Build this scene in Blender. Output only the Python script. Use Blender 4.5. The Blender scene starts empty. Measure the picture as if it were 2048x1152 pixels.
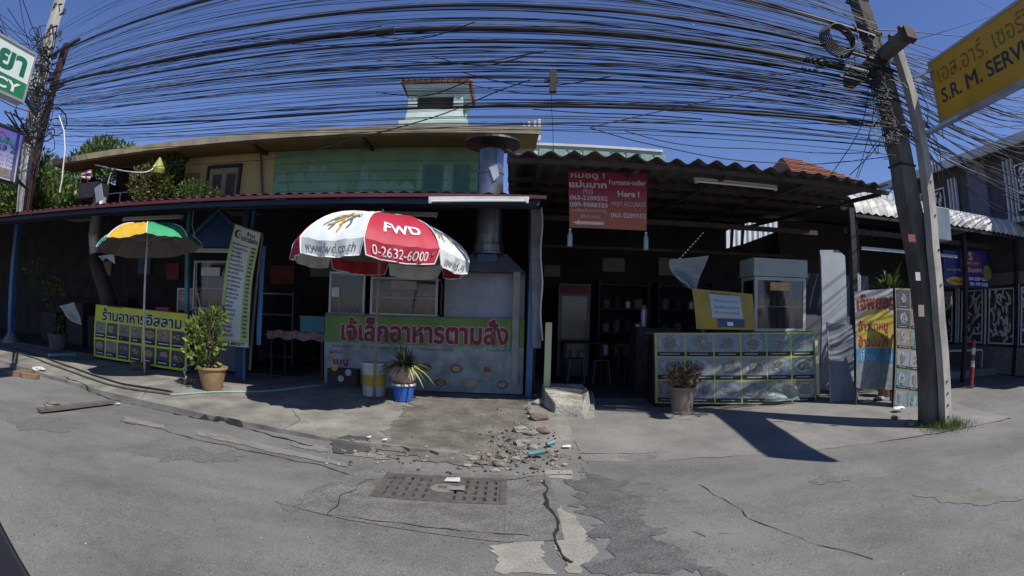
import bpy, bmesh, math, random
from mathutils import Vector, Matrix, noise
R = math.radians
rnd = random.Random(7)
scene = bpy.context.scene
COL = scene.collection

# ------------------------------------------------------------------ camera, sky, sun, exposure
PITCH, ROLL, EYE, FPX = R(2.5), R(1.5), 1.4, 1100.0
cd = bpy.data.cameras.new('camera'); cam = bpy.data.objects.new('camera', cd); COL.objects.link(cam)
cd.type = 'PANO'; cd.panorama_type = 'FISHEYE_EQUISOLID'
cd.fisheye_lens = FPX / 2048 * 36; cd.fisheye_fov = R(200)
cd.sensor_fit = 'HORIZONTAL'; cd.sensor_width = 36; cd.sensor_height = 20.25
cd.clip_start = 0.02; cd.clip_end = 3000
cam.matrix_world = Matrix.Translation((0, 0, EYE)) @ Matrix.Rotation(R(90) + PITCH, 4, 'X') @ Matrix.Rotation(ROLL, 4, 'Z')
scene.camera = cam
SUN = Vector((0.58, -0.50, 1.0)).normalized()          # towards the sun
world = bpy.data.worlds.new('World'); scene.world = world; world.use_nodes = True
nt = world.node_tree; bg = nt.nodes['Background']
sky = nt.nodes.new('ShaderNodeTexSky'); sky.sky_type = 'NISHITA'; sky.sun_disc = False
sky.sun_elevation = math.asin(SUN.z); sky.sun_rotation = math.atan2(SUN.x, SUN.y)
sky.altitude = 0; sky.air_density = 1.0; sky.dust_density = 0.0; sky.ozone_density = 6.0
tint = nt.nodes.new('ShaderNodeMix'); tint.data_type = 'RGBA'; tint.blend_type = 'MULTIPLY'; tint.inputs[0].default_value = 1
tint.inputs[7].default_value = (.84, .80, 1.0, 1)
nt.links.new(sky.outputs[0], tint.inputs[6]); nt.links.new(tint.outputs[2], bg.inputs[0]); bg.inputs[1].default_value = 0.105
sd = bpy.data.lights.new('sun', 'SUN'); sd.energy = 4.9; sd.angle = R(0.53); sd.color = (1, .95, .88)
so = bpy.data.objects.new('sun', sd); COL.objects.link(so); so.rotation_euler = SUN.to_track_quat('Z', 'Y').to_euler()
so.location = (20, -12, 40)
vs = scene.view_settings; vs.view_transform = 'Standard'; vs.look = 'None'; vs.gamma = 1; vs.use_curve_mapping = False
vs.exposure = 0.20
scene.cycles.max_bounces = 6; scene.cycles.transparent_max_bounces = 12

# ------------------------------------------------------------------ where a sight line meets a plane of the place
def ray(px, py):
    dx, dy = px - 1024, 576 - py
    c, s = math.cos(ROLL), math.sin(ROLL)
    dx, dy = c * dx - s * dy, s * dx + c * dy
    r = math.hypot(dx, dy) + 1e-9
    th = 2 * math.asin(r / (2 * FPX))
    x, z, y = math.sin(th) * dx / r, math.sin(th) * dy / r, math.cos(th)
    c, s = math.cos(PITCH), math.sin(PITCH)
    return Vector((x, c * y - s * z, s * y + c * z))
def PY(px, py, Y):
    d = ray(px, py); return Vector((0, 0, EYE)) + d * (Y / d.y)
def PZ(px, py, z):
    d = ray(px, py); return Vector((0, 0, EYE)) + d * ((z - EYE) / d.z)
def PX(px, py, X):
    d = ray(px, py); return Vector((0, 0, EYE)) + d * (X / d.x)

# ------------------------------------------------------------------ materials
MATS = {}
def mat(name, col, rough=.8, var=.25, scale=5, bump=.0, metal=0.0, col2=None, dirt=0.0, stretch=None, fine=0.0, trans=0.0, alpha=1.0, sss=0.0, coords='Object', spec=None):
    if name in MATS: return MATS[name]
    m = bpy.data.materials.new(name); m.use_nodes = True; t = m.node_tree; N = t.nodes; L = t.links
    b = N['Principled BSDF']; b.inputs['Roughness'].default_value = rough; b.inputs['Metallic'].default_value = metal
    if spec is not None: b.inputs['Specular IOR Level'].default_value = spec
    c1 = (*col, 1); c2 = (*col2, 1) if col2 else (*[c * (1 - var) for c in col], 1)
    tc = N.new('ShaderNodeTexCoord'); mp = N.new('ShaderNodeMapping'); L.new(tc.outputs[coords], mp.inputs[0])
    if stretch: mp.inputs['Scale'].default_value = stretch
    n1 = N.new('ShaderNodeTexNoise'); n1.inputs['Scale'].default_value = scale; n1.inputs['Detail'].default_value = 6; n1.inputs['Roughness'].default_value = .62
    L.new(mp.outputs[0], n1.inputs[0])
    rp = N.new('ShaderNodeMapRange'); rp.inputs[1].default_value = .34; rp.inputs[2].default_value = .66; L.new(n1.outputs[0], rp.inputs[0])
    mx = N.new('ShaderNodeMix'); mx.data_type = 'RGBA'; mx.inputs[6].default_value = c1; mx.inputs[7].default_value = c2; L.new(rp.outputs[0], mx.inputs[0])
    out = mx.outputs[2]
    if dirt:
        n2 = N.new('ShaderNodeTexNoise'); n2.inputs['Scale'].default_value = scale * .31 + .7; n2.inputs['Detail'].default_value = 8; n2.inputs['Roughness'].default_value = .7
        L.new(tc.outputs[coords], n2.inputs[0])
        r2 = N.new('ShaderNodeMapRange'); r2.inputs[1].default_value = .48; r2.inputs[2].default_value = .72; r2.inputs[4].default_value = dirt; L.new(n2.outputs[0], r2.inputs[0])
        m2 = N.new('ShaderNodeMix'); m2.data_type = 'RGBA'; L.new(r2.outputs[0], m2.inputs[0]); L.new(out, m2.inputs[6]); m2.inputs[7].default_value = (.06, .052, .042, 1); out = m2.outputs[2]
    if fine:
        n3 = N.new('ShaderNodeTexNoise'); n3.inputs['Scale'].default_value = 70; n3.inputs['Detail'].default_value = 4; L.new(tc.outputs[coords], n3.inputs[0])
        r3 = N.new('ShaderNodeMapRange'); r3.inputs[1].default_value = .35; r3.inputs[2].default_value = .65; r3.inputs[3].default_value = 1 - fine; r3.inputs[4].default_value = 1 + fine; L.new(n3.outputs[0], r3.inputs[0])
        m3 = N.new('ShaderNodeMix'); m3.data_type = 'RGBA'; m3.blend_type = 'MULTIPLY'; m3.inputs[0].default_value = 1; L.new(out, m3.inputs[6])
        cb = N.new('ShaderNodeCombineColor'); [L.new(r3.outputs[0], cb.inputs[i]) for i in range(3)]; L.new(cb.outputs[0], m3.inputs[7]); out = m3.outputs[2]
    L.new(out, b.inputs['Base Color'])
    if bump:
        n4 = N.new('ShaderNodeTexNoise'); n4.inputs['Scale'].default_value = scale * 6; n4.inputs['Detail'].default_value = 5; L.new(mp.outputs[0], n4.inputs[0])
        bp = N.new('ShaderNodeBump'); bp.inputs['Strength'].default_value = bump; bp.inputs['Distance'].default_value = .02; L.new(n4.outputs[0], bp.inputs['Height']); L.new(bp.outputs[0], b.inputs['Normal'])
    if alpha < 1: b.inputs['Alpha'].default_value = alpha
    if trans or sss:      # thin cloth, leaf or plastic that lets light through
        tr = N.new('ShaderNodeBsdfTranslucent'); L.new(out, tr.inputs[0]); ms = N.new('ShaderNodeMixShader'); ms.inputs[0].default_value = trans or sss
        L.new(b.outputs[0], ms.inputs[1]); L.new(tr.outputs[0], ms.inputs[2]); L.new(ms.outputs[0], N['Material Output'].inputs[0])
    MATS[name] = m; return m
def glassmat(name, tint=(.6, .7, .7), amount=.12):
    if name in MATS: return MATS[name]
    m = bpy.data.materials.new(name); m.use_nodes = True; t = m.node_tree; N = t.nodes; L = t.links
    N.remove(N['Principled BSDF'])
    tr = N.new('ShaderNodeBsdfTransparent'); tr.inputs[0].default_value = (*[.8 + .15 * c for c in tint], 1)
    gl = N.new('ShaderNodeBsdfGlossy'); gl.inputs['Roughness'].default_value = .08
    df = N.new('ShaderNodeBsdfDiffuse'); df.inputs[0].default_value = (*tint, 1)
    m1 = N.new('ShaderNodeMixShader'); m1.inputs[0].default_value = amount; L.new(tr.outputs[0], m1.inputs[1]); L.new(df.outputs[0], m1.inputs[2])
    fr = N.new('ShaderNodeFresnel'); m2 = N.new('ShaderNodeMixShader'); L.new(fr.outputs[0], m2.inputs[0]); L.new(m1.outputs[0], m2.inputs[1]); L.new(gl.outputs[0], m2.inputs[2])
    L.new(m2.outputs[0], N['Material Output'].inputs[0]); MATS[name] = m; return m

blue_paint = mat('blue paint', (.05, .16, .33), .5, .3, 4, dirt=.35)
dark_blue = mat('dark blue paint', (.02, .06, .16), .6, .3, 4, dirt=.3)
teal_paint = mat('teal paint', (.05, .25, .30), .5, .3, 4, dirt=.3)
dark_steel = mat('dark steel', (.035, .03, .032), .6, .4, 6, metal=.2)
rust = mat('rusty steel', (.10, .045, .032), .8, .5, 8, bump=.2, col2=(.04, .025, .022))
galv = mat('galvanised steel', (.42, .44, .46), .42, .35, 3, metal=.6, dirt=.25)
alu = mat('aluminium frame', (.45, .44, .43), .4, .25, 5, metal=.35, dirt=.2)
white_paint = mat('white paint', (.62, .62, .60), .6, .18, 4, dirt=.25)
concrete = mat('weathered concrete', (.27, .26, .24), .9, .35, 5, bump=.25, dirt=.5, fine=.15)
pole_concrete = mat('pole concrete', (.46, .44, .38), .9, .4, 3, bump=.3, dirt=.45, stretch=(1, 1, .35))
dark_wood = mat('dark weathered wood', (.075, .055, .045), .85, .5, 7)
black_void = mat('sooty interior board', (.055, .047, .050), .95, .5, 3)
terracotta = mat('clay pot', (.34, .20, .10), .8, .35, 5, dirt=.3)
stone_grey = mat('broken concrete', (.22, .20, .17), .95, .5, 9, bump=.5, dirt=.4, fine=.2)
brick_m = mat('old brick', (.22, .10, .065), .9, .5, 12, bump=.3, dirt=.3)
asb = mat('fibre cement sheet', (.10, .095, .09), .9, .5, 2.5, bump=.15, dirt=.6)
wire_m = mat('cable rubber', (.012, .012, .014), .55, .3, 5)
wire_pale = mat('pale cable', (.28, .28, .29), .35, .3, 5)
black_pl = mat('black plastic', (.015, .015, .016), .45, .3, 5)
soil = mat('potting soil', (.05, .035, .025), .95, .4, 20)
black_ink = mat('black ink', (.012, .012, .014), .6, .1, 5)
white_ink = mat('white ink', (.72, .72, .70), .6, .08, 5)
red_ink = mat('dark red ink', (.30, .02, .05), .6, .2, 5)
leafs = [mat('leaf green', (.10, .17, .035), .5, .4, 9, sss=.35), mat('leaf dark', (.05, .10, .025), .55, .4, 9, sss=.3), mat('leaf yellow green', (.17, .21, .04), .5, .35, 9, sss=.4)]
bark = mat('bark', (.09, .07, .05), .95, .5, 8, bump=.5)
clear = glassmat('window glass', (.35, .4, .42), .025)
milky = glassmat('dusty glass', (.55, .6, .6), .16)

# ------------------------------------------------------------------ mesh helpers
class MB:
    def __init__(s): s.v = []; s.f = []; s.m = []; s.mi = 0
    def add(s, vs, fs):
        o = len(s.v); s.v += [Vector(p) for p in vs]; s.f += [tuple(i + o for i in f) for f in fs]; s.m += [s.mi] * len(fs); return s
    def box(s, x0, x1, y0, y1, z0, z1):
        return s.add([(x, y, z) for z in (z0, z1) for y in (y0, y1) for x in (x0, x1)], [(0, 2, 3, 1), (4, 5, 7, 6), (0, 1, 5, 4), (2, 6, 7, 3), (0, 4, 6, 2), (1, 3, 7, 5)])
    def obox(s, o, U, V, N, u0, u1, v0, v1, n0, n1):
        return s.add([o + U * u + V * v + N * n for n in (n0, n1) for v in (v0, v1) for u in (u0, u1)], [(0, 2, 3, 1), (4, 5, 7, 6), (0, 1, 5, 4), (2, 6, 7, 3), (0, 4, 6, 2), (1, 3, 7, 5)])
    def bar(s, a, b, w, h=None, w2=None):
        a, b = Vector(a), Vector(b); h = h or w; d = (b - a).normalized()
        up = Vector((0, 0, 1)) if abs(d.z) < .9 else Vector((0, 1, 0))
        sx = d.cross(up).normalized(); sy = sx.cross(d); k = (w2 or w) / w
        vs = [a + sx * i * w / 2 + sy * j * h / 2 for i, j in ((-1, -1), (1, -1), (1, 1), (-1, 1))] + [b + (sx * i * w / 2 + sy * j * h / 2) * k for i, j in ((-1, -1), (1, -1), (1, 1), (-1, 1))]
        return s.add(vs, [(3, 2, 1, 0), (4, 5, 6, 7)] + [(i, (i + 1) % 4, (i + 1) % 4 + 4, i + 4) for i in range(4)])
    def tube(s, pts, r, n=8, cap=True, r2=None):
        pts = [Vector(p) for p in pts]; o = len(s.v); K = len(pts); ring = []
        px = None
        for i, p in enumerate(pts):
            d = (pts[min(i + 1, K - 1)] - pts[max(i - 1, 0)]).normalized()
            if px is None: px = d.orthogonal().normalized()
            px = (px - d * px.dot(d)).normalized(); py = d.cross(px)
            rr = r if r2 is None else r + (r2 - r) * i / (K - 1)
            if callable(r): rr = r(i / (K - 1))
            ring += [p + (px * math.cos(2 * math.pi * k / n) + py * math.sin(2 * math.pi * k / n)) * rr for k in range(n)]
        fs = [(i * n + k, i * n + (k + 1) % n, (i + 1) * n + (k + 1) % n, (i + 1) * n + k) for i in range(K - 1) for k in range(n)]
        if cap: fs += [tuple(range(n))[::-1], tuple((K - 1) * n + k for k in range(n))]
        return s.add(ring, fs)
    def lathe(s, c, prof, n=20, wob=0):
        c = Vector(c); K = len(prof)
        vs = [c + Vector((r * math.cos(2 * math.pi * k / n), r * math.sin(2 * math.pi * k / n), z)) for r, z in prof for k in range(n)]
        fs = [(i * n + k, i * n + (k + 1) % n, (i + 1) * n + (k + 1) % n, (i + 1) * n + k) for i in range(K - 1) for k in range(n)]
        fs += [tuple(range(n))[::-1], tuple((K - 1) * n + k for k in range(n))]
        return s.add(vs, fs)
    def grid(s, fn, nu, nv, flip=False):
        vs = [fn(i / nu, j / nv) for j in range(nv + 1) for i in range(nu + 1)]
        fs = [(j * (nu + 1) + i, j * (nu + 1) + i + 1, (j + 1) * (nu + 1) + i + 1, (j + 1) * (nu + 1) + i) for j in range(nv) for i in range(nu)]
        if flip: fs = [f[::-1] for f in fs]
        return s.add(vs, fs)
    def rock(s, c, r, seed, sq=(1, 1, .7)):
        b = bmesh.new(); bmesh.ops.create_icosphere(b, subdivisions=2, radius=1)
        q = Vector((seed * 1.7, seed * .3, 5))
        vs = []
        for v in b.verts:
            p = v.co * (1 + .45 * noise.noise(v.co * 1.1 + q) + .12 * noise.noise(v.co * 4 + q)); vs.append(Vector(c) + Vector((p.x * sq[0], p.y * sq[1], p.z * sq[2])) * r)
        fs = [tuple(v.index for v in f.verts) for f in b.faces]; b.free(); return s.add(vs, fs)
    def poly(s, pts, d=None):                                # flat polygon, thickened by vector d
        n = len(pts); pts = [Vector(p) for p in pts]
        if d is None: return s.add(pts, [tuple(range(n))])
        d = Vector(d)
        return s.add(pts + [p + d for p in pts], [tuple(range(n))[::-1], tuple(range(n, 2 * n))] + [(i, (i + 1) % n, (i + 1) % n + n, i + n) for i in range(n)])
    def build(s, name, mats, parent=None, smooth=False, bevel=0):
        me = bpy.data.meshes.new(name); off = rootloc(parent) if parent else Vector((0, 0, 0))
        me.from_pydata([v - off for v in s.v], [], s.f)
        for m in (mats if isinstance(mats, (list, tuple)) else [mats]): me.materials.append(m)
        if any(s.m): me.polygons.foreach_set('material_index', s.m)
        if smooth: me.polygons.foreach_set('use_smooth', [True] * len(s.f))
        me.update(); o = bpy.data.objects.new(name, me); COL.objects.link(o)
        if parent: o.parent = parent
        if bevel:
            b = o.modifiers.new('bevel', 'BEVEL'); b.width = bevel; b.segments = 2; b.limit_method = 'ANGLE'
        return o
def rootloc(o):
    v = Vector(o.location)
    while o.parent: o = o.parent; v += o.location
    return v
def thing(name, label, cat, loc=(0, 0, 0), group=None):
    o = bpy.data.objects.new(name, None); COL.objects.link(o); o.location = loc; o.empty_display_size = .1
    o['label'] = label; o['category'] = cat
    if group: o['group'] = group
    return o
def tag(o, label, cat, group=None):
    o['label'] = label; o['category'] = cat
    if group: o['group'] = group
    return o
def kind(o, k): o['kind'] = k; return o
def copy_tree(o, parent=None):
    c = o.copy(); COL.objects.link(c); c.parent = parent
    for ch in list(o.children): copy_tree(ch, c)
    return c

_txt = {}
def text_mesh(s, bold=0.0):
    """flat letter outlines as (verts, faces) normalised to their own bounding box"""
    if (s, bold) in _txt: return _txt[(s, bold)]
    c = bpy.data.curves.new('letters', 'FONT'); c.body = s; c.size = 1; c.offset = bold; c.resolution_u = 3; c.fill_mode = 'FRONT'
    o = bpy.data.objects.new('letters', c); me = o.to_mesh()
    vs = [v.co.copy() for v in me.vertices]; fs = [tuple(p.vertices) for p in me.polygons]; o.to_mesh_clear(); bpy.data.objects.remove(o); bpy.data.curves.remove(c)
    if not vs: vs = [Vector((0, 0, 0)), Vector((1, 0, 0)), Vector((0, 1, 0))]; fs = [(0, 1, 2)]
    x0, x1 = min(v.x for v in vs), max(v.x for v in vs); y0, y1 = min(v.y for v in vs), max(v.y for v in vs)
    r = ([((v.x - x0) / (x1 - x0), (v.y - y0) / (y1 - y0)) for v in vs], fs); _txt[(s, bold)] = r; return r
def lettering(s, surf, u0, u1, v0, v1, m, parent, bold=.0, lift=.004, slant=0.0, name='lettering', mb=None):
    """print s on a surface surf(u, v, lift) inside the given box"""
    vs, fs = text_mesh(s, bold); own = mb is None; mb = mb or MB()
    mb.add([surf(u0 + (u1 - u0) * (x + slant * y), v0 + (v1 - v0) * y, lift) for x, y in vs], fs)
    return mb.build(name, m, parent) if own else mb
def flat(o, U, V, w, h):
    """a surface function for a flat panel: o lower left corner, unit vectors U V"""
    N = U.cross(V).normalized()
    return lambda u, v, l=0: o + U * (u * w) + V * (v * h) + N * l
def four(bl, br, tr, tl, wav=0.0, fu=7., fv=3., ph=0.):
    bl, br, tr, tl = map(Vector, (bl, br, tr, tl)); N = (br - bl).cross(tl - bl).normalized()
    def f(u, v, l=0):
        p = bl.lerp(br, u).lerp(tl.lerp(tr, u), v)
        return p + N * (l + wav * (math.sin(fu * u + 2 * v + ph) * .6 + math.sin(fv * v * 2.2 + fu * .4 * u + ph * 2) * .4))
    return f
def on(mb, f, u0, u1, v0, v1, l=.003, nu=1, nv=1):
    return mb.grid(lambda a, b: f(u0 + (u1 - u0) * a, v0 + (v1 - v0) * b, l), nu, nv)
def sheet(f, nu, nv, name, m, parent, th=.006):
    mb = MB(); mb.grid(lambda a, b: f(a, b, 0), nu, nv); mb.grid(lambda a, b: f(a, b, -th), nu, nv, True)
    n = (nu + 1) * (nv + 1)
    e = [i for i in range(nu + 1)] + [(j + 1) * (nu + 1) - 1 for j in range(1, nv + 1)] + [n - 1 - i for i in range(1, nu + 1)] + [j * (nu + 1) for j in range(nv - 1, 0, -1)]
    for a, b in zip(e, e[1:] + e[:1]): mb.f.append((a, a + n, b + n, b)); mb.m.append(0)
    return mb.build(name, m, parent, smooth=False)

food = [mat('food brown', (.25, .10, .04), .6, .7, 30, col2=(.5, .3, .12)), mat('food green', (.10, .16, .04), .6, .7, 30, col2=(.35, .3, .1)),
        mat('food pale', (.55, .45, .28), .6, .6, 30, col2=(.25, .1, .05)), mat('food orange', (.5, .19, .04), .6, .6, 30, col2=(.6, .4, .2)), mat('food dark', (.08, .05, .045), .6, .6, 30, col2=(.3, .12, .06))]
pgrey = [mat('printed photo grey', (.25, .28, .30), .5, .3, 12), mat('printed photo dark', (.07, .07, .08), .5, .5, 12), mat('printed photo tan', (.30, .24, .2), .5, .5, 14), mat('printed photo teal', (.15, .26, .26), .5, .4, 14)]
plate_m = mat('printed plate', (.62, .66, .66), .5, .15, 10)
ffood = [mat('faded food a', (.16, .15, .12), .6, .6, 40, col2=(.30, .29, .26)), mat('faded food b', (.11, .14, .12), .6, .6, 40, col2=(.28, .27, .2)), mat('faded food c', (.22, .18, .13), .6, .6, 40, col2=(.12, .11, .10)), mat('faded food d', (.08, .09, .09), .6, .6, 40, col2=(.25, .25, .24))]
fplate = mat('faded plate', (.34, .37, .38), .6, .2, 10)
def picture(f, u0, u1, v0, v1, parent, asp, seed, capt=.24, dark=False, faded=False):
    """one printed dish photo: ground, plate, heaps of food, a black caption bar with a pale line"""
    q = random.Random(seed); mb = MB(); w, h = u1 - u0, v1 - v0; k = .004
    on(mb, f, u0, u1, v0 + h * capt, v1, k); mb.mi = 1; on(mb, f, u0, u1, v0, v0 + h * capt, k); mb.mi = 2
    on(mb, f, u0 + w * q.uniform(.08, .2), u0 + w * q.uniform(.6, .92), v0 + h * capt * .42, v0 + h * capt * .62, k + .002)
    cx, cy = u0 + w * q.uniform(.42, .58), v0 + h * (capt + (1 - capt) * q.uniform(.42, .55)); rx = w * q.uniform(.32, .44); ry = rx * asp
    mx = h * (1 - capt) * .46
    if ry > mx: rx *= mx / ry; ry = mx
    def disc(x, y, a, b, l, mi, jag):
        mb.mi = mi; n = 14; mb.add([f(x + a * math.cos(6.283 * i / n) * (1 + q.uniform(-jag, jag)), y + b * math.sin(6.283 * i / n) * (1 + q.uniform(-jag, jag)), l) for i in range(n)], [tuple(range(n))])
    sty = q.random()
    if sty < .5: disc(cx, cy, rx, ry * q.uniform(.8, 1.1), k + .0015, 3, 0)
    elif sty < .75: disc(cx + w * q.uniform(-.1, .1), cy, min(rx * 1.2, w * .4), ry * .75, k + .0015, 3, .06)
    disc(cx, cy, rx * q.uniform(.6, 1), ry * q.uniform(.55, .95), k + .003, 4, .3)
    for i in range(8): disc(cx + rx * q.uniform(-.6, .6), cy + ry * q.uniform(-.55, .55), rx * q.uniform(.08, .32), ry * q.uniform(.08, .32), k + .0045 + i * .0008, q.choice([4, 5, 6, 6, 3]), .4)
    fs = q.sample(ffood if faded else food, 3)
    return mb.build('dish_photo', [pgrey[q.choice([1, 1, 2, 3]) if dark else q.choice([0, 0, 0, 3, 2])], black_ink, fplate if faded else white_ink, fplate if faded or dark else plate_m] + fs, parent)

# ------------------------------------------------------------------ ground
def sm(a, b, x):
    t = max(0, min(1, (x - a) / (b - a))); return t * t * (3 - 2 * t)
def ykerb(x): return 5.02 + .172 * max(0, -x) + (.1 * (x - .1) if x > .1 else 0)
def groad(x, y):
    return .018 * noise.noise(Vector((x * .5, y * .5, 0))) * sm(60, 20, abs(x)) - .01 * sm(5.2, 4.7, y) * sm(4.2, 4.7, y)
def gapron(x, y):
    k = ykerb(x); d = y - k
    edge = .035 + .03 * sm(-1.6, -3, x) - .03 * sm(-.8, 0, x)
    z = edge + (.15 - edge) * sm(0, 2.6, d) + .014 * noise.noise(Vector((x * 1.3, y * 1.3, 4)))
    z += .06 * math.exp(-((x + 2.4) / .8) ** 2) * sm(1.2, 2.2, d)                                 # the slab under the pots stands a little proud
    return z
def gright(x, y):
    d = y - (5.05 - .03 * x)
    return .006 + .08 * sm(0, 2.2, d) + .008 * noise.noise(Vector((x * 1.3, y * 1.3, 9)))
def ground_z(x, y):
    if x < .72 and y > ykerb(x): return gapron(x, y)
    if x >= .72 and y > 5.05: return gright(x, y)
    return groad(x, y)

def road_material():
    m = bpy.data.materials.new('old asphalt'); m.use_nodes = True; t = m.node_tree; N = t.nodes; L = t.links; b = N['Principled BSDF']; b.inputs['Roughness'].default_value = .88
    tc = N.new('ShaderNodeTexCoord')
    def noi(scale, det=8, ro=.65, st=None):
        n = N.new('ShaderNodeTexNoise'); n.inputs['Scale'].default_value = scale; n.inputs['Detail'].default_value = det; n.inputs['Roughness'].default_value = ro
        if st:
            mp = N.new('ShaderNodeMapping'); mp.inputs['Scale'].default_value = st; L.new(tc.outputs['Object'], mp.inputs[0]); L.new(mp.outputs[0], n.inputs[0])
        else: L.new(tc.outputs['Object'], n.inputs[0])
        return n.outputs[0]
    def rng(x, a, b_, c, d):
        r = N.new('ShaderNodeMapRange'); r.inputs[1].default_value = a; r.inputs[2].default_value = b_; r.inputs[3].default_value = c; r.inputs[4].default_value = d; L.new(x, r.inputs[0]); return r.outputs[0]
    def mix(f, a, b_, bl='MIX'):
        x = N.new('ShaderNodeMix'); x.data_type = 'RGBA'; x.blend_type = bl
        if isinstance(f, float): x.inputs[0].default_value = f
        else: L.new(f, x.inputs[0])
        for i, q in ((6, a), (7, b_)):
            if isinstance(q, tuple): x.inputs[i].default_value = q
            else: L.new(q, x.inputs[i])
        return x.outputs[2]
    base = mix(rng(noi(.55, 5, .6, (1, 2.2, 1)), .36, .66, 0, 1), (.168, .165, .152, 1), (.105, .104, .099, 1))
    base = mix(rng(noi(1.7, 8, .7), .5, .72, 0, .6), base, (.19, .182, .165, 1))
    base = mix(rng(noi(9, 8, .75), .52, .75, 0, .55), base, (.075, .074, .074, 1))
    base = mix(rng(noi(.8, 9, .72, (1.6, 1, 1)), .56, .70, 0, .55), base, (.060, .058, .055, 1))
    base = mix(rng(noi(.32, 3, .5), .55, .72, 0, .5), base, (.20, .195, .178, 1))
    sp = rng(noi(95, 4, .7), .3, .7, .55, 1.45); cb = N.new('ShaderNodeCombineColor'); [L.new(sp, cb.inputs[i]) for i in range(3)]
    base = mix(1.0, base, cb.outputs[0], 'MULTIPLY')
    vo = N.new('ShaderNodeTexVoronoi'); vo.inputs['Scale'].default_value = 24; L.new(tc.outputs['Object'], vo.inputs[0])
    base = mix(rng(vo.outputs['Distance'], .13, .07, 0, .6), base, (.36, .35, .33, 1))
    L.new(base, b.inputs['Base Color'])
    bp = N.new('ShaderNodeBump'); bp.inputs['Strength'].default_value = .35; bp.inputs['Distance'].default_value = .008; L.new(noi(60, 6), bp.inputs['Height']); L.new(bp.outputs[0], b.inputs['Normal'])
    return m
asphalt = road_material()
pave = mat('dirty pavement concrete', (.27, .26, .225), .9, .35, 1.6, bump=.25, col2=(.115, .107, .095), dirt=.45, fine=.2)
pave_r = mat('worn forecourt concrete', (.215, .207, .19), .9, .3, 1.3, bump=.2, col2=(.14, .135, .127), dirt=.25, fine=.2)
pave_d = mat('stained ramp concrete', (.175, .16, .135), .92, .5, 3.2, bump=.35, col2=(.08, .072, .062), dirt=.4, fine=.3)
cement = mat('pale cement patch', (.30, .29, .245), .9, .3, 3, bump=.2, col2=(.21, .2, .17), dirt=.25, fine=.2)
tar = mat('dark tar patch', (.118, .116, .114), .9, .4, 6, bump=.4, fine=.35)
crack_m = mat('crack dirt', (.022, .02, .018), .98, .4, 10)
def axis(a, b, st, far):
    l = []; x = a
    while x < b: l.append(x); x += st
    l.append(b); s = st
    while l[-1] < far: s *= 1.6; l.append(l[-1] + s)
    s = st
    while l[0] > -far: s *= 1.6; l.insert(0, l[0] - s)
    return l
def field(xs, ys, fz, name, m, keep=None, skirt=None):
    mb = MB(); nx, ny = len(xs), len(ys)
    mb.v = [Vector((x, y, fz(x, y))) for y in ys for x in xs]
    for j in range(ny - 1):
        for i in range(nx - 1):
            if keep and not keep((xs[i] + xs[i + 1]) / 2, (ys[j] + ys[j + 1]) / 2): continue
            mb.f.append((j * nx + i, j * nx + i + 1, (j + 1) * nx + i + 1, (j + 1) * nx + i)); mb.m.append(0)
    return mb
DR = PZ(790, 968, 0), PZ(1003, 1030, 0)
GX0, GX1, GY0, GY1 = -.98, -.03, 3.80, 4.38     # opening of the drain
xs = sorted(set([round(x, 3) for x in axis(-14, 14, .2, 700)] + [GX0, GX1])); ys = sorted(set([round(y, 3) for y in axis(1, 8, .2, 700)] + [GY0, GY1]))
road = field(xs, ys, lambda x, y: groad(x, y) - (.03 if y > 5.6 + .172 * max(0, -x) and abs(x) < 13 and y < 14 else 0), 'road', asphalt, keep=lambda x, y: not (GX0 < x < GX1 and GY0 < y < GY1)).build('road', asphalt, smooth=True)
kind(road, 'structure')
# pavement on the left: rows follow the kerb line
mb = MB(); NX, NY = 170, 40
def apr(i, j):
    x = -16 + (16.72) * i / NX; k = ykerb(x) + .04 * noise.noise(Vector((x * 2.5, 0, 3))) + (.09 * noise.noise(Vector((x * 7, 1, 3))) if x > -1.3 else 0); y = k + (9.2 - 0) * (j / NY) ** 1.35
    return Vector((x, y, gapron(x, max(y, k + .001))))
mb.grid(lambda a, b: apr(a * NX, b * NY), NX, NY)
mb.grid(lambda a, b: apr(a * NX, 0) - Vector((0, 0, .12 * (1 - b))), NX, 1)
kind(mb.build('pavement', pave, smooth=False), 'structure')
mb = MB()
mb.grid(lambda a, b: (lambda x, y: Vector((x, y, gright(x, y))))(.72 + 6.2 * a, 5.05 - .03 * (.72 + 6.2 * a) + .05 * noise.noise(Vector((a * 30, 0, 1))) + b * 7.5), 60, 50)
kind(mb.build('forecourt', pave_r, smooth=True), 'structure')
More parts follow.
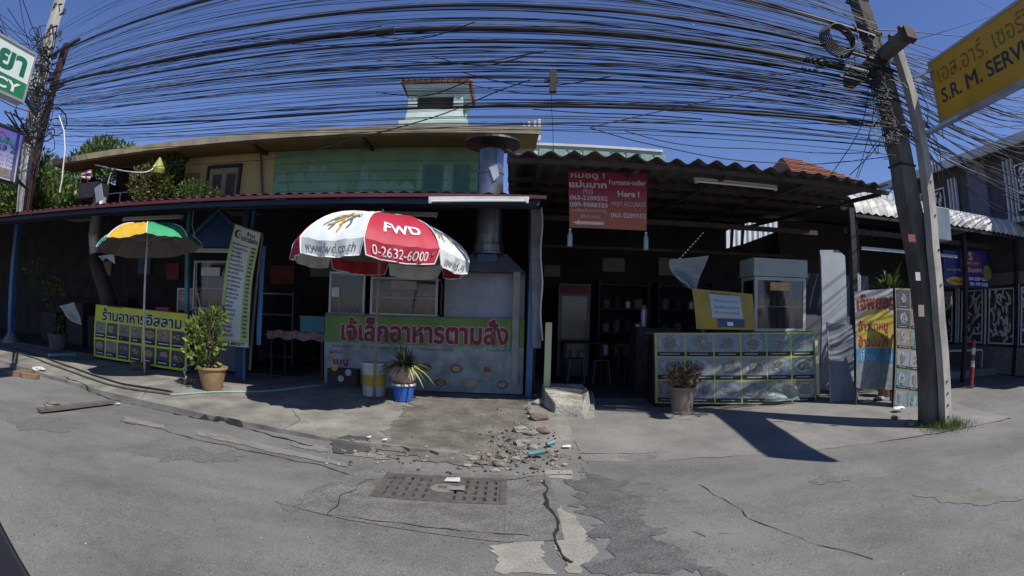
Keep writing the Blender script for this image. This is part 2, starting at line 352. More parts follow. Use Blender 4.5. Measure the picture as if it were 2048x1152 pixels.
# stained ramp between the slab and the concrete block
mb = MB(); ramp = [PZ(x, y, .03) for x, y in ((870, 812), (985, 818), (1050, 812), (1055, 850), (1030, 905), (985, 925), (900, 922), (800, 905), (760, 890), (790, 850), (830, 815))]
def patch(pts, name, m, fz, h=.005, res=.07, seed=0, jag=.04):
    """an irregular thin patch following the ground"""
    pts = [Vector((p[0], p[1])) for p in pts]; P = []
    n = len(pts)
    for i in range(n):
        a, b = pts[i], pts[(i + 1) % n]; k = max(2, int((b - a).length / .035))
        for q in range(k):
            t = a.lerp(b, q / k); P.append(Vector((t.x + jag * (noise.noise(Vector((t.x * 6, t.y * 6, seed))) + .5 * noise.noise(Vector((t.x * 21, t.y * 21, seed)))), t.y + jag * (noise.noise(Vector((t.x * 6, t.y * 6, seed + 9))) + .5 * noise.noise(Vector((t.x * 21, t.y * 21, seed + 4)))))))
    b = bmesh.new(); vs = [b.verts.new((p.x, p.y, 0)) for p in P]; b.faces.new(vs)
    x0, x1 = min(p.x for p in P), max(p.x for p in P); y0, y1 = min(p.y for p in P), max(p.y for p in P); x = x0 + res
    while x < x1: bmesh.ops.bisect_plane(b, geom=b.verts[:] + b.edges[:] + b.faces[:], plane_co=(x, 0, 0), plane_no=(1, 0, 0)); x += res
    y = y0 + res
    while y < y1: bmesh.ops.bisect_plane(b, geom=b.verts[:] + b.edges[:] + b.faces[:], plane_co=(0, y, 0), plane_no=(0, 1, 0)); y += res
    b.normal_update()
    for f in b.faces:
        if f.normal.z < 0: f.normal_flip()
    for v in b.verts: v.co.z = fz(v.co.x, v.co.y) + h
    me = bpy.data.meshes.new(name); b.to_mesh(me); b.free(); me.materials.append(m); o = bpy.data.objects.new(name, me); COL.objects.link(o); return kind(o, 'structure')
def drape(x, y): return gapron(x, y) if y >= ykerb(x) + .03 else groad(x, y) + .004
patch([(p.x, p.y) for p in ramp], 'ramp_stain', pave_d, drape, .004, .12, 2, .16)
patch([(p.x, p.y) for p in [PZ(*q, .02) for q in ((665, 880), (700, 873), (735, 878), (740, 895), (700, 905), (665, 900))]], 'tar_patch', mat('dark mortar', (.07, .07, .068), .9, .4, 6, bump=.4, fine=.35), drape, .007, .12, 4, .07)
patch([(-1.75, 3.32), (-.2, 2.98), (.42, 3.02), (.40, 4.4), (-.2, 4.55), (-1.15, 4.52)], 'drain_surround', mat('worn drain surround', (.10, .095, .09), .9, .4, 4, bump=.4, col2=(.17, .165, .15), dirt=.5, fine=.35), groad, .005, .12, 3, .05) if False else None
def drape(x, y): return gapron(x, y) if y >= ykerb(x) + .03 else groad(x, y) + .004
def patch_hole(pts, *a, **k): return patch(pts, *a, **k)
drs = mat('worn drain surround', (.105, .10, .095), .9, .4, 4, bump=.4, col2=(.17, .165, .15), dirt=.5, fine=.35)
for nm, q in (('drain_surround', [(-1.62, 3.42), (GX0 - .02, 3.26), (GX0 - .02, 4.52), (-1.2, 4.5)]), ('drain_surround', [(GX0 - .019, 3.27), (GX1 + .02, 3.08), (GX1 + .02, GY0 - .02), (GX0 - .019, GY0 - .02)]),
              ('drain_surround', [(GX0 - .019, GY1 + .02), (GX1 + .02, GY1 + .02), (GX1 + .02, 4.6), (GX0 - .019, 4.55)]), ('drain_surround', [(GX1 + .021, 3.08), (.36, 3.12), (.36, 4.55), (GX1 + .021, 4.6)])):
    patch(q, nm, drs, groad, .005, .15, 3, .0)
def px_poly(pl, z=0): return [(p.x, p.y) for p in [PZ(x, y, z) for x, y in pl]]
patch(px_poly(((1010, 1012), (1060, 1005), (1092, 1030), (1098, 1075), (1100, 1150), (975, 1150), (985, 1100), (1030, 1085), (1012, 1050))), 'cement_patch', cement, groad, .004, .1, 6, .07)
patch(px_poly(((1112, 1012), (1150, 1030), (1170, 1070), (1188, 1100), (1170, 1150), (1135, 1150), (1112, 1095), (1105, 1050))), 'cement_patch', cement, groad, .004, .1, 8, .07)
patch(px_poly(((1085, 938), (1145, 938), (1150, 958), (1090, 956))), 'cement_patch', cement, groad, .004, .1, 5, .04)
patch(px_poly(((1165, 940), (1230, 960), (1330, 1080), (1420, 1150), (1210, 1150), (1190, 1060), (1150, 1010))), 'tar_patch', tar, groad, .004, .2, 12, .2)
patch(px_poly(((1820, 990), (1960, 975), (2040, 1000), (1950, 1012))), 'faded_paint', mat('faded paint', (.17, .165, .14), .9, .3, 6, fine=.2), groad, .004, .2, 22, .1)
def crack(pl, w, z=0, seed=0, fz=None, h=.0045):
    pts = [PZ(x, y, z) for x, y in pl]; P = []
    for a, b in zip(pts, pts[1:]):
        k = max(2, int((b - a).length / .07))
        for i in range(k):
            t = a.lerp(b, i / k); P.append(Vector((t.x + .05 * noise.noise(Vector((t.x * 5, t.y * 5, seed))), t.y + .05 * noise.noise(Vector((t.x * 5, t.y * 5, seed + 5))), 0)))
    w *= .55; mb = MB(); vs = []; fz = fz or groad
    for i, p in enumerate(P):
        d = (P[min(i + 1, len(P) - 1)] - P[max(i - 1, 0)]).normalized(); n = Vector((-d.y, d.x, 0)); ww = w * (.25 + 1.1 * abs(noise.noise(Vector((p.x * 9, p.y * 9, seed + 2)))) * 2)
        for s_ in (-1, 1): q = p + n * ww * s_ / 2; vs.append(Vector((q.x, q.y, fz(q.x, q.y) + h)))
    mb.add(vs, [(2 * i, 2 * i + 2, 2 * i + 3, 2 * i + 1) if True else 0 for i in range(len(P) - 1)])
    return kind(mb.build('road_crack', crack_m), 'structure')
crack(((1400, 970), (1450, 1000), (1490, 1020), (1495, 1035), (1560, 1062), (1680, 1100), (1770, 1125)), .016)
crack(((1440, 1068), (1500, 1070)), .012); crack(((1385, 1063), (1425, 1080)), .012)
crack(((1092, 960), (1097, 1010), (1112, 1050), (1112, 1095), (1145, 1145)), .05, seed=3, h=.010)
crack(((1060, 1078), (1030, 1075), (900, 1062), (780, 1050), (700, 1035), (655, 1030), (690, 990), (740, 960), (820, 958)), .02, seed=4, h=.009)
crack(((700, 950), (640, 930), (520, 905), (400, 880), (300, 852), (230, 838)), .03, seed=6)
crack(((800, 955), (1000, 962), (1090, 948), (1160, 950)), .03, seed=8, h=.009)
crack(((1160, 905), (1260, 905), (1330, 902)), .02, seed=9, fz=gright, z=.02)
crack(((560, 800), (600, 840), (560, 862)), .014, z=.06, seed=11, fz=gapron); crack(((300, 775), (280, 800)), .02, z=.06, seed=13, fz=gapron)
crack(((880, 863), (960, 868), (1000, 873)), .02, z=.05, seed=14, fz=gapron, h=.009)
crack(((130, 760), (210, 792), (330, 820), (480, 850), (560, 872), (640, 892)), .06, z=.02, seed=15, h=.008, fz=lambda x, y: max(groad(x, y), gapron(x, y) if y > ykerb(x) - .03 else 0))

for k, pl in enumerate((((250, 832), (330, 850), (332, 858), (250, 842)), ((395, 862), (470, 876), (560, 896), (640, 912), (700, 928), (700, 934), (620, 918), (500, 893), (395, 870)), ((585, 880), (650, 893), (660, 903), (640, 905), (585, 890)), ((690, 898), (760, 908), (800, 915), (760, 918), (690, 908)))):
    patch(px_poly(pl), 'kerb_mortar', mat('old mortar', (.215, .205, .18), .9, .4, 5, col2=(.15, .145, .13), fine=.25), lambda x, y: max(groad(x, y), gapron(x, y) if y > ykerb(x) - .03 else -1), .007, .1, 30 + k, .05)

# ------------------------------------------------------------------ drain grate
dg = thing('drain_grate', 'rusty cast iron drain grate with two banks of slots set in the road', 'drain grate', (-.5, 4.08, 0))
iron = mat('cast iron', (.085, .072, .068), .7, .5, 14, bump=.3, col2=(.14, .125, .115), metal=.2)
mb = MB(); mb.box(GX0 + .001, GX1 - .001, GY0, GY1, -.5, -.49); mb.box(GX0 - .01, GX0, GY0, GY1, -.5, -.002); mb.box(GX1, GX1 + .01, GY0, GY1, -.5, -.002); mb.box(GX0, GX1, GY0 - .01, GY0, -.5, -.002); mb.box(GX0, GX1, GY1, GY1 + .01, -.5, -.002); mb.build('pit', black_void, dg)
mb = MB(); mb.box(GX0 - .03, GX1 + .03, GY1 - .02, GY1 + .03, -.03, .014); mb.box(GX0 - .03, GX1 + .03, GY0 - .03, GY0 + .02, -.03, .014); mb.box(GX0 - .03, GX0 + .02, GY0 + .02, GY1 - .02, -.03, .014); mb.box(GX1 - .02, GX1 + .03, GY0 + .02, GY1 - .02, -.03, .014); mb.build('frame', iron, dg)
rows, cols = 4, 12; gw, gh = (GX1 - GX0 - .04) / cols, (GY1 - GY0 - .04) / rows
mb = MB(); sw, sh_ = .024, .085
for j in range(rows):
    for i in range(cols):
        x0, y0 = GX0 + .02 + i * gw, GY0 + .02 + j * gh; x1, y1 = x0 + gw, y0 + gh; z0, z1 = -.03, .008
        if i in (5, 6) : mb.box(x0, x1, y0, y1, z0, z1); continue
        a = (gw - sw) / 2; c = (gh - sh_) / 2
        mb.box(x0, x0 + a, y0, y1, z0, z1); mb.box(x1 - a, x1, y0, y1, z0, z1); mb.box(x0 + a, x1 - a, y0, y0 + c, z0, z1); mb.box(x0 + a, x1 - a, y1 - c, y1, z0, z1)
mb.build('grating', iron, dg)
mb = MB(); mb.lathe((-.5, 4.1, .008), [(.10, 0), (.10, .004), (.085, .008), (.001, .009)], 20); mb.build('emblem', mat('worn emblem', (.22, .2, .17), .7, .3, 20), dg)
mb = MB(); mb.box(-.535, -.53, 4.07, 4.13, .017, .02); mb.box(-.47, -.465, 4.07, 4.13, .017, .02)
for z in (4.07, 4.095, 4.12): mb.box(-.528, -.472, z, z + .01, .017, .02)
mb.build('emblem_mark', iron, dg)

# ------------------------------------------------------------------ plants
def leaf_cloud(mb, centre, rad, n, size, q, up=.3, inner=.25, drop=None):
    for _ in range(n):
        while 1:
            p = Vector((q.uniform(-1, 1), q.uniform(-1, 1), q.uniform(-1, 1)))
            if inner < p.length < 1: break
        c = Vector(centre) + Vector((p.x * rad[0], p.y * rad[1], p.z * rad[2]))
        d = (p + Vector((q.uniform(-.6, .6), q.uniform(-.6, .6), q.uniform(-.5, .7) + up))).normalized()
        s_ = d.cross(Vector((q.uniform(-1, 1), q.uniform(-1, 1), q.uniform(-1, 1)))).normalized(); L = size * q.uniform(.6, 1.3); W_ = L * q.uniform(.3, .5)
        mb.mi = q.choice([0, 0, 1, 1, 2]); mb.add([c, c + d * L * .5 + s_ * W_ / 2, c + d * L, c + d * L * .5 - s_ * W_ / 2], [(0, 1, 2, 3)])
tleafs = [mat('tree leaf', (.15, .23, .045), .5, .4, 3, sss=.4), mat('tree leaf dark', (.07, .12, .03), .55, .4, 3, sss=.35), mat('tree leaf pale', (.22, .28, .07), .5, .35, 3, sss=.4)]
def tree(name, label, base, h, crown_r, seed, n=5200, size=.16, group=None, cat='tree'):
    q = random.Random(seed); b = Vector(base); t = thing(name, label, cat, base, group)
    mb = MB(); top = b + Vector((q.uniform(-.4, .4), q.uniform(-.3, .3), h * .8)); mb.tube([b, b.lerp(top, .35) + Vector((.1, 0, 0)), b.lerp(top, .7), top], .17, 8, r2=.05)
    cl = []
    for i in range(13):
        a = q.uniform(0, 6.28); rr = q.uniform(.2, .95) * crown_r; c = b + Vector((math.cos(a) * rr, math.sin(a) * rr * .8, h * q.uniform(.42, .98)))
        cl.append((c, q.uniform(.28, .5) * crown_r)); s0 = b.lerp(top, q.uniform(.4, .85)); mb.tube([s0, s0.lerp(c, .5) + Vector((0, 0, .15)), c], .05, 5, r2=.015)
    mb.build('trunk', bark, t, smooth=True)
    mb = MB()
    for c, r in cl: leaf_cloud(mb, c, (r * 1.2, r * 1.1, r * .8), n // 13, size, q)
    mb.build('crown', tleafs, t); return t
tree('leafy_tree', 'broad leafy tree behind the pharmacy sign at the left edge', (-23, 15.5, 0), 7.2, 3.4, 1, 15000, .3)
tree('leafy_tree', 'bushy tree between the steel pole and the yellow house', (-18.2, 14.8, 0), 6.0, 2.7, 2, 15000, .26)
tree('leafy_tree', 'lower tree close behind the left end of the market roof', (-20.5, 13.4, 0), 5.6, 2.6, 3, 12000, .26)
tree('leafy_tree', 'tree crown showing above the eave of the yellow house', (-17.5, 20, 0), 8.0, 3.4, 4, 15000, .3)
tree('leafy_tree', 'rounded tree at the left end of the terrace, nearest the thin white mast', (-16.6, 14.4, 0), 5.9, 2.2, 7, 12000, .24)
tree('leafy_tree', 'tree filling the gap at the far left edge of the picture', (-27, 14.5, 0), 7.0, 3.2, 5, 12000, .3)

def blade_plant(c, n, L, w, q, m, parent, name='leaves', droop=.5, lean=.9):
    mb = MB(); c = Vector(c)
    for i in range(n):
        a = q.uniform(0, 6.283); o = Vector((math.cos(a), math.sin(a), 0)); l = L * q.uniform(.6, 1.1); k = q.uniform(.25, 1) * lean; pts = []
        for j in range(6):
            t = j / 5; pts.append(c + o * (l * k * t) + Vector((0, 0, l * ((1.1 - k * .55) * t - droop * k * t * t))))
        s_ = Vector((-o.y, o.x, 0)); ww = [w * x for x in (.5, .9, 1, .85, .55, .05)]
        vs = [p + s_ * ww[j] * e for j, p in enumerate(pts) for e in (-.5, .5)]
        mb.mi = i % 3; mb.add(vs, [(2 * j, 2 * j + 1, 2 * j + 3, 2 * j + 2) for j in range(5)])
    return mb.build(name, m, parent)
def pot(c, r, h, m, parent, name='pot', rim=.02, taper=.72, feet=0):
    mb = MB(); mb.lathe(c, [(r * taper, 0), (r * taper * 1.01, .005), (r * .96, h - rim * 1.6), (r + rim * .5, h - rim * 1.5), (r + rim * .5, h), (r - .015, h), (r - .03, h - .04), (.001, h - .045)], 24)
    o = mb.build(name, m, parent, smooth=False); mb = MB(); mb.lathe(Vector(c) + Vector((0, 0, h - .05)), [(r - .02, 0), (r - .02, .015), (.001, .02)], 16); mb.build('soil', soil, parent); return o

# ------------------------------------------------------------------ yellow and green house behind
house = thing('yellow_house', 'old two-storey yellow and green house with long flat eave behind the stalls', 'house', (-6, 13, 0))
yel = mat('faded yellow plaster', (.64, .50, .19), .85, .25, 1.2, dirt=.2, stretch=(1, 1, .5))
grn = mat('faded green plaster', (.27, .48, .24), .85, .35, 1.0, dirt=.25, stretch=(1, 1, .4))
grn2 = mat('painted sunlight on green wall', (.33, .52, .35), .85, .4, 3, col2=(.24, .42, .24), stretch=(1, 1, .5))  # paler green that imitates sun on the wall below the eave
fas = mat('house fascia', (.33, .29, .20), .8, .35, 2, dirt=.4)
mb = MB(); mb.box(-9.35, -6.32, 13.0, 13.2, 0, 5.52); mb.build('yellow_wall', yel, house)
mb = MB(); mb.box(-6.32, -.45, 13.02, 13.2, 0, 5.52); mb.build('green_wall', grn, house)
mb = MB(); mb.box(-9.35, -9.2, 13.2, 19, 0, 5.52); mb.box(-.6, -.45, 13.2, 19, 0, 5.52); mb.box(-9.35, -.45, 19, 19.2, 0, 5.52); mb.build('rear_wall', yel, house)
mb = MB(); mb.box(-14.6, -9.4, 13.3, 13.5, 0, 3.9); mb.box(-14.6, -14.4, 13.5, 19, 0, 5.4); mb.build('terrace_wall', mat('dark brown board', (.07, .045, .035), .9, .4, 4), house)
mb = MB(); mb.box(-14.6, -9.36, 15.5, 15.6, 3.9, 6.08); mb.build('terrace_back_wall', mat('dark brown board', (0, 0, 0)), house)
mb = MB(); mb.box(-14.6, -9.36, 12.9, 15.5, 3.78, 3.9); mb.build('terrace_floor', concrete, house)
mb = MB(); mb.add([(-14.8, 12.0, 5.52), (.55, 12.0, 5.52), (.55, 16.5, 6.3), (-14.8, 16.5, 6.3), (-14.8, 12.0, 5.58), (.55, 12.0, 5.58), (.55, 16.5, 6.36), (-14.8, 16.5, 6.36)], [(3, 2, 1, 0), (4, 5, 6, 7), (0, 1, 5, 4), (1, 2, 6, 5), (2, 3, 7, 6), (3, 0, 4, 7)])
mb.build('roof', mat('roof sheet', (.22, .20, .17), .8, .4, 2, dirt=.5), house)
mb = MB(); mb.box(-14.82, .57, 11.94, 12.0, 5.44, 5.62); mb.build('fascia', fas, house)
mb = MB(); mb.box(-14.6, .5, 12.0, 13.0, 5.40, 5.44); mb.build('soffit', mat('soffit board', (.26, .19, .07), .85, .3, 2, dirt=.3), house)
for x in (-9.3, -6.6, -3.6): mb = MB(); mb.bar((x, 12.15, 5.36), (x, 13, 5.36), .07, .09); mb.build('eave_bracket', dark_wood, house)
mb = MB(); mb.tube([(-6.75, 12.9, 5.4), (-6.55, 12.92, 4.2), (-6.5, 12.92, 2.4)], .035, 8); mb.build('downpipe', mat('old pipe', (.12, .10, .09), .7), house)
# sunlight reaching under the eave, painted as pale streaks on the green wall, each with its own outline
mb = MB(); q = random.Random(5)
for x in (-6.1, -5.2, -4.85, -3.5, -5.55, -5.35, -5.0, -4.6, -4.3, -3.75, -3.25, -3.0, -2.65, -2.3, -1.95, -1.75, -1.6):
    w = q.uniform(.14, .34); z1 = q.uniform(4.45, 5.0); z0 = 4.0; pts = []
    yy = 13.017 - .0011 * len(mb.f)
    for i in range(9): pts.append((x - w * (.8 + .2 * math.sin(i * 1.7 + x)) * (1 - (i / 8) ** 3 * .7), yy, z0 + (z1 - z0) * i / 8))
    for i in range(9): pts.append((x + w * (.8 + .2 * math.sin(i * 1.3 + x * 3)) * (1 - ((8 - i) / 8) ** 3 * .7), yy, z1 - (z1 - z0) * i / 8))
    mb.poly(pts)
kind(mb.build('painted_sun_streaks', grn2, house), 'stuff')
for k, (x0, x1) in enumerate(((-2.25, -1.75), (-1.5, -1.1))):
    mb = MB(); mb.box(x0, x1, 12.98, 13.02, 3.7, 4.95); w_ = mb.build('window', mat('green window frame', (.14, .29, .15), .7, .3, 4), house)
    mb = MB(); mb.box(x0 + .06, x1 - .06, 12.97, 12.979, 3.75, 4.88); mb.build('pane', mat('dark green pane', (.09, .20, .12), .3, .3, 3), w_)
mb = MB(); mb.box(-8.38, -7.42, 12.93, 13.0, 3.6, 5.02); dr = mb.build('louvred_door', mat('cream joinery', (.40, .32, .17), .8, .2, 4, dirt=.2), house)
for x in (-8.24, -7.78): mb = MB(); mb.box(x, x + .3, 12.915, 12.929, 3.7, 4.85); mb.build('door_panel', mat('grey brown shutter', (.09, .075, .075), .7, .4, 8), dr)
mb = MB(); mb.box(-8.47, -8.40, 12.9, 13.0, 3.6, 5.12); mb.box(-7.4, -7.33, 12.9, 13.0, 3.6, 5.12); mb.box(-8.40, -7.4, 12.9, 13.0, 5.04, 5.12); mb.build('door_frame', black_pl, house)
mb = MB(); mb.box(-9.3, -8.75, 12.96, 13.0, 4.0, 4.95); mb.build('blind_panel', mat('tan board', (.30, .21, .09), .85, .3, 5), house)
for z_ in (4.3, 4.55, 4.8, 5.05): mb = MB(); mb.box(-6.2, -.7, 12.985, 12.993, z_, z_ + .012); mb.build('wall_batten', grn, house)
# railing on the terrace
mb = MB()
for x in (-11.9, -11.25, -10.6): mb.tube([(x, 12.95, 3.8), (x, 12.95, 4.55)], .022, 6)
for z in (4.55, 4.2, 3.95): mb.tube([(-12.6, 12.95, z - .02), (-10.6, 12.95, z)], .018, 6)
mb.build('railing', white_paint, house)
for a, b in (((-11.2, 12.5), 4.4), ((-10.9, 12.6), 4.2)): pass
# cupola on the house
cup = thing('roof_cupola', 'pale mint tower with louvred opening and small red tiled roof above the house', 'tower', (-2.9, 18.5, 5.8))
mint = mat('pale mint plaster', (.50, .62, .55), .8, .18, 1.5, dirt=.15)
def ring(z, r, cx=-2.9, cy=19.2): return [(cx - r, cy - r, z), (cx + r, cy - r, z), (cx + r, cy + r, z), (cx - r, cy + r, z)]
def frust(mb, z0, r0, z1, r1): mb.add(ring(z0, r0) + ring(z1, r1), [(3, 2, 1, 0), (4, 5, 6, 7), (0, 1, 5, 4), (1, 2, 6, 5), (2, 3, 7, 6), (3, 0, 4, 7)])
mb = MB(); frust(mb, 5.0, 1.26, 7.95, 1.22); frust(mb, 7.95, 1.05, 8.45, .98); mb.build('base', mint, cup)
for sx in (-1, 1):
    for sy in (-1, 1): mb = MB(); mb.box(-2.9 + sx * .82 - .16, -2.9 + sx * .82 + .16, 19.2 + sy * .82 - .16, 19.2 + sy * .82 + .16, 8.45, 9.0); mb.build('corner_pier', mint, cup)
mb = MB(); frust(mb, 9.0, 1.0, 9.45, 1.18); mb.build('cornice', mint, cup)
mb = MB(); mb.box(-3.7, -2.1, 18.5, 19.9, 8.4, 9.0); lv = mb.build('louvre_core', black_void, cup)
for i in range(6): mb = MB(); mb.obox(Vector((-3.6, 18.42, 8.5 + i * .09)), Vector((1, 0, 0)), Vector((0, .6, .8)).normalized(), Vector((0, -.8, .6)), 0, 1.4, 0, .08, 0, .012); mb.build('slat', mat('grey slat', (.12, .13, .14), .7), lv)
mb = MB(); mb.add(ring(9.45, 1.26) + [(-2.9, 19.2, 9.95)], [(0, 1, 4), (1, 2, 4), (2, 3, 4), (3, 0, 4), (3, 2, 1, 0)]); rf = mb.build('roof', mat('roof tile base', (.16, .07, .045), .9), cup)
tilem = [mat('clay tile a', (.33, .14, .08), .85, .3, 8), mat('clay tile b', (.42, .21, .13), .85, .3, 8), mat('clay tile c', (.24, .10, .07), .85, .3, 8)]
mb = MB()
for side in ((Vector((1, 0, 0)), Vector((0, 1, 0))), (Vector((0, 1, 0)), Vector((-1, 0, 0))), (Vector((0, -1, 0)), Vector((1, 0, 0)))):
    U, D = side; e0 = Vector((-2.9, 19.2, 9.45)) - D * 1.26; sl = (D * 1.26 + Vector((0, 0, .5)))
    for r_ in range(8):
        t = r_ / 8; hw = 1.26 * (1 - t) ; n = max(1, int(hw * 2 / .2))
        for i in range(n):
            mb.mi = q.randrange(3); c = e0 + sl * t + U * (-hw + (i + .5) * 2 * hw / n); mb.tube([c + Vector((0, 0, .015)) - sl * .02, c + sl * .13 + Vector((0, 0, .02))], .085, 5)
kind(mb.build('roof_tiles', tilem, rf), 'stuff')

# pale green long wall and red roofs further back
bt = thing('pale_green_parapet', 'long pale green rooftop wall behind the corrugated shed roof', 'building', (2.5, 20, 0))
mb = MB(); a = PY(1060, 284, 20); b = PY(1322, 300, 20)
mb.box(a.x, b.x, 20, 24, 0, 7.68); mb.build('wall', mint, bt)
mb = MB(); mb.box(a.x - .1, b.x + .05, 19.9, 24, 7.68, 7.78); mb.build('coping', white_paint, bt)
for i in range(9):
    x = a.x + .35 + i * .56; mb = MB(); mb.box(x, x + .46, 19.96, 20, 7.2, 7.6); mb.build('panel', mat('grey green panel', (.28, .38, .34), .8, .3, 3), bt)
an = thing('cell_antenna', 'cluster of white panel antennas on a thin mast behind the shed roof', 'antenna', (.9, 21, 7))
c0 = PY(1062, 262, 21)
mb = MB(); mb.tube([(c0.x, 21, 7.5), (c0.x, 21, 9.1)], .04, 6); mb.tube([(c0.x - .3, 21, 8.7), (c0.x + .35, 21, 8.7)], .025, 5); mb.tube([(c0.x - .3, 21, 8.35), (c0.x + .35, 21, 8.35)], .025, 5); mb.build('mast', galv, an)
for dx in (-.28, -.08, .15, .33): mb = MB(); mb.box(c0.x + dx - .05, c0.x + dx + .05, 20.85, 20.95, 8.2, 9.0 + dx * .3); mb.build('antenna_panel', white_paint, an)
rr = thing('red_roof_house', 'dark house with red tiled roof peeping over the shed at the right', 'house', (11, 16, 0))
dz_ = PY(1700, 362, 15).z - 5.2
p1, p2, p3, p4 = PY(1598, 345, 15), PY(1625, 328, 15), PY(1712, 362, 15), PY(1600, 352, 15)
mb = MB(); mb.box(p1.x - .2, p3.x - .3, 15.2, 18, 0, 5.25 + dz_); mb.build('wall', mat('grey wall', (.12, .11, .11), .9), rr)
mb = MB(); mb.add([(p1.x - .4, 14.9, 5.2 + dz_), (p3.x, 14.9, 5.2 + dz_), (p2.x + .2, 16.5, 6.15 + dz_), (p2.x - .4, 16.5, 6.15 + dz_), (p3.x, 18.2, 5.2 + dz_), (p1.x - .4, 18.2, 5.2 + dz_)], [(0, 1, 2, 3), (1, 4, 2), (4, 5, 3, 2), (5, 0, 3), (5, 4, 1, 0)]); rf2 = mb.build('roof', tilem[2], rr)
mb = MB()
for i in range(9): mb.mi = i % 3; t = i / 9; mb.bar(Vector((p1.x - .4, 14.9, 5.23 + dz_)).lerp(Vector((p2.x - .4, 16.5, 6.18 + dz_)), t), Vector((p3.x, 14.9, 5.23 + dz_)).lerp(Vector((p2.x + .2, 16.5, 6.18 + dz_)), t), .17, .03)
kind(mb.build('tile_courses', tilem, rf2), 'stuff')

# ------------------------------------------------------------------ left market shed
EL = 6.4
shed = thing('market_shed', 'low open market shed with dark red roof edge and blue posts on the left', 'shed', (-6, 8, .1))
mb = MB(); S0 = Vector((0, EL, 2.80)); 
def zl(y): return 2.80 + (y - EL) * .165
# roof sheets of corrugated metal
redroof = mat('dark red painted sheet', (.10, .022, .028), .6, .4, 2, dirt=.4)
for k in range(19):
    x0, x1 = -19.06 + k * 1.02, -19.06 + (k + 1) * 1.02 + .02
    mb = MB(); mb.grid(lambda a, b: Vector((x0 + (x1 - x0) * a, EL + 5 * b, zl(EL + 5 * b) + .012 * math.sin(a * 12 * math.pi) + (.006 if k % 2 else 0))), 36, 1); mb.build('roof_sheet', redroof, shed)
mb = MB(); mb.box(-19, .38, EL - .02, EL + .02, 2.745, 2.785); mb.build('fascia', redroof, shed)
mb = MB(); mb.box(-19, .35, 8.0, 8.06, 2.93, 3.03); mb.build('beam', mat('navy beam', (.035, .10, .24), .6, .3, 3, dirt=.3), shed)
mb = MB(); mb.box(-19, .3, EL + .08, EL + .13, 2.68, 2.74); mb.build('eave_beam', mat('very dark navy', (.012, .03, .085), .6, .3, 4), shed)
for x in [-14, -12.2, -10.3, -8.4, -6.5, -4.3, -2.2, -.1]: mb = MB(); mb.bar((x, EL + .05, zl(EL + .05) - .05), (x, 11.2, zl(11.2) - .05), .05, .07); mb.build('rafter', dark_steel, shed)
for y in (7.2, 8.9, 10): mb = MB(); mb.box(-19, .3, y, y + .05, zl(y) - .15, zl(y) - .1); mb.build('purlin', dark_steel, shed)
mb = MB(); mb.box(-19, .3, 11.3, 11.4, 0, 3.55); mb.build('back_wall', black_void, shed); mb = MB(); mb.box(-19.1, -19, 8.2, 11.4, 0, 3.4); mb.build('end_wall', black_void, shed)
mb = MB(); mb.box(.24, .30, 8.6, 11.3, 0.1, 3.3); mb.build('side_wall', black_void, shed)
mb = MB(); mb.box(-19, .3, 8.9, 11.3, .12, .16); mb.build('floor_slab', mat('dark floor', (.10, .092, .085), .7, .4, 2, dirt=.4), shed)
def post(p, q_, w, m, foot=0):
    mb = MB(); mb.bar(p, q_, w); o = mb.build('post', m, shed)
    if foot:
        mb = MB(); mb.lathe((p[0], p[1], ground_z(p[0], p[1]) - .02), [(.30, 0), (.27, .06), (.13, .22), (.09, .28), (.001, .29)], 14); mb.build('footing', concrete, o)
a = PZ(22, 678, .2); post((a.x, a.y, .15), (PY(38, 440, a.y).x, a.y, zl(8) - .02), .16, blue_paint, 1)
post((-4.45, 8.2, .1), (-4.42, 8.2, 3.0), .13, dark_blue); post((-4.28, 8.02, .1), (-4.2, 8.02, 2.9), .05, blue_paint)
post((.28, 8.02, .1), (.30, 8.02, 2.95), .09, blue_paint)
a = PY(378, 690, 8.4); b = PY(382, 400, 8.4); post((a.x, 8.4, .1), (b.x, 8.4, 3.0), .07, teal_paint)
SHADE_PLANTS = []
for (px_, py_, n, lab) in ((105, 585, 240, 'leafy plant hanging in the dark left bay of the market shed'), (70, 545, 120, 'smaller sprig of leaves behind the leftmost blue post')):
    c = PY(px_, py_, 9.2); SHADE_PLANTS.append((lab, c, n, px_))

def lamp(x0, x1, y, z, label, twin=True, tilt=0):
    t = thing('fluorescent_lamp', label, 'lamp', ((x0 + x1) / 2, y, z), 'fluorescent battens under the eaves')
    mb = MB(); mb.bar((x0, y, z), (x1, y, z + tilt), .06, .035); mb.build('housing', white_paint, t)
    mb = MB(); mb.tube([(x0 + .03, y - .03, z - .035), (x1 - .03, y - .03, z - .035 + tilt)], .014, 8); mb.build('tube', mat('lamp tube', (.75, .75, .72), .3, .05), t)
    for x, zz in ((x0 + .02, z), (x1 - .02, z + tilt)): mb = MB(); mb.box(x - .015, x + .015, y - .05, y, zz - .06, zz - .012); mb.build('lamp_holder', white_paint, t)
    return t
def lampx(pa, pb, y, label):
    a, b = PY(*pa, y), PY(*pb, y); return lamp(a.x, b.x, y, a.z, label, tilt=b.z - a.z)
lampx((858, 397), (1058, 397), EL - .07, 'long white tube lamp on the blue beam beside the steel flue')
lampx((690, 424), (875, 428), 7.7, 'white tube lamp just above the red and white umbrella')
lampx((248, 437), (366, 432), 7.9, 'tube lamp hung over the green and yellow umbrella')
lampx((372, 499), (462, 500), 8.1, 'tube lamp with looping lead left of the tall price banner')
lampx((1388, 358), (1552, 374), 6.7, 'tube lamp under the corrugated eave right of the fortune teller banner')
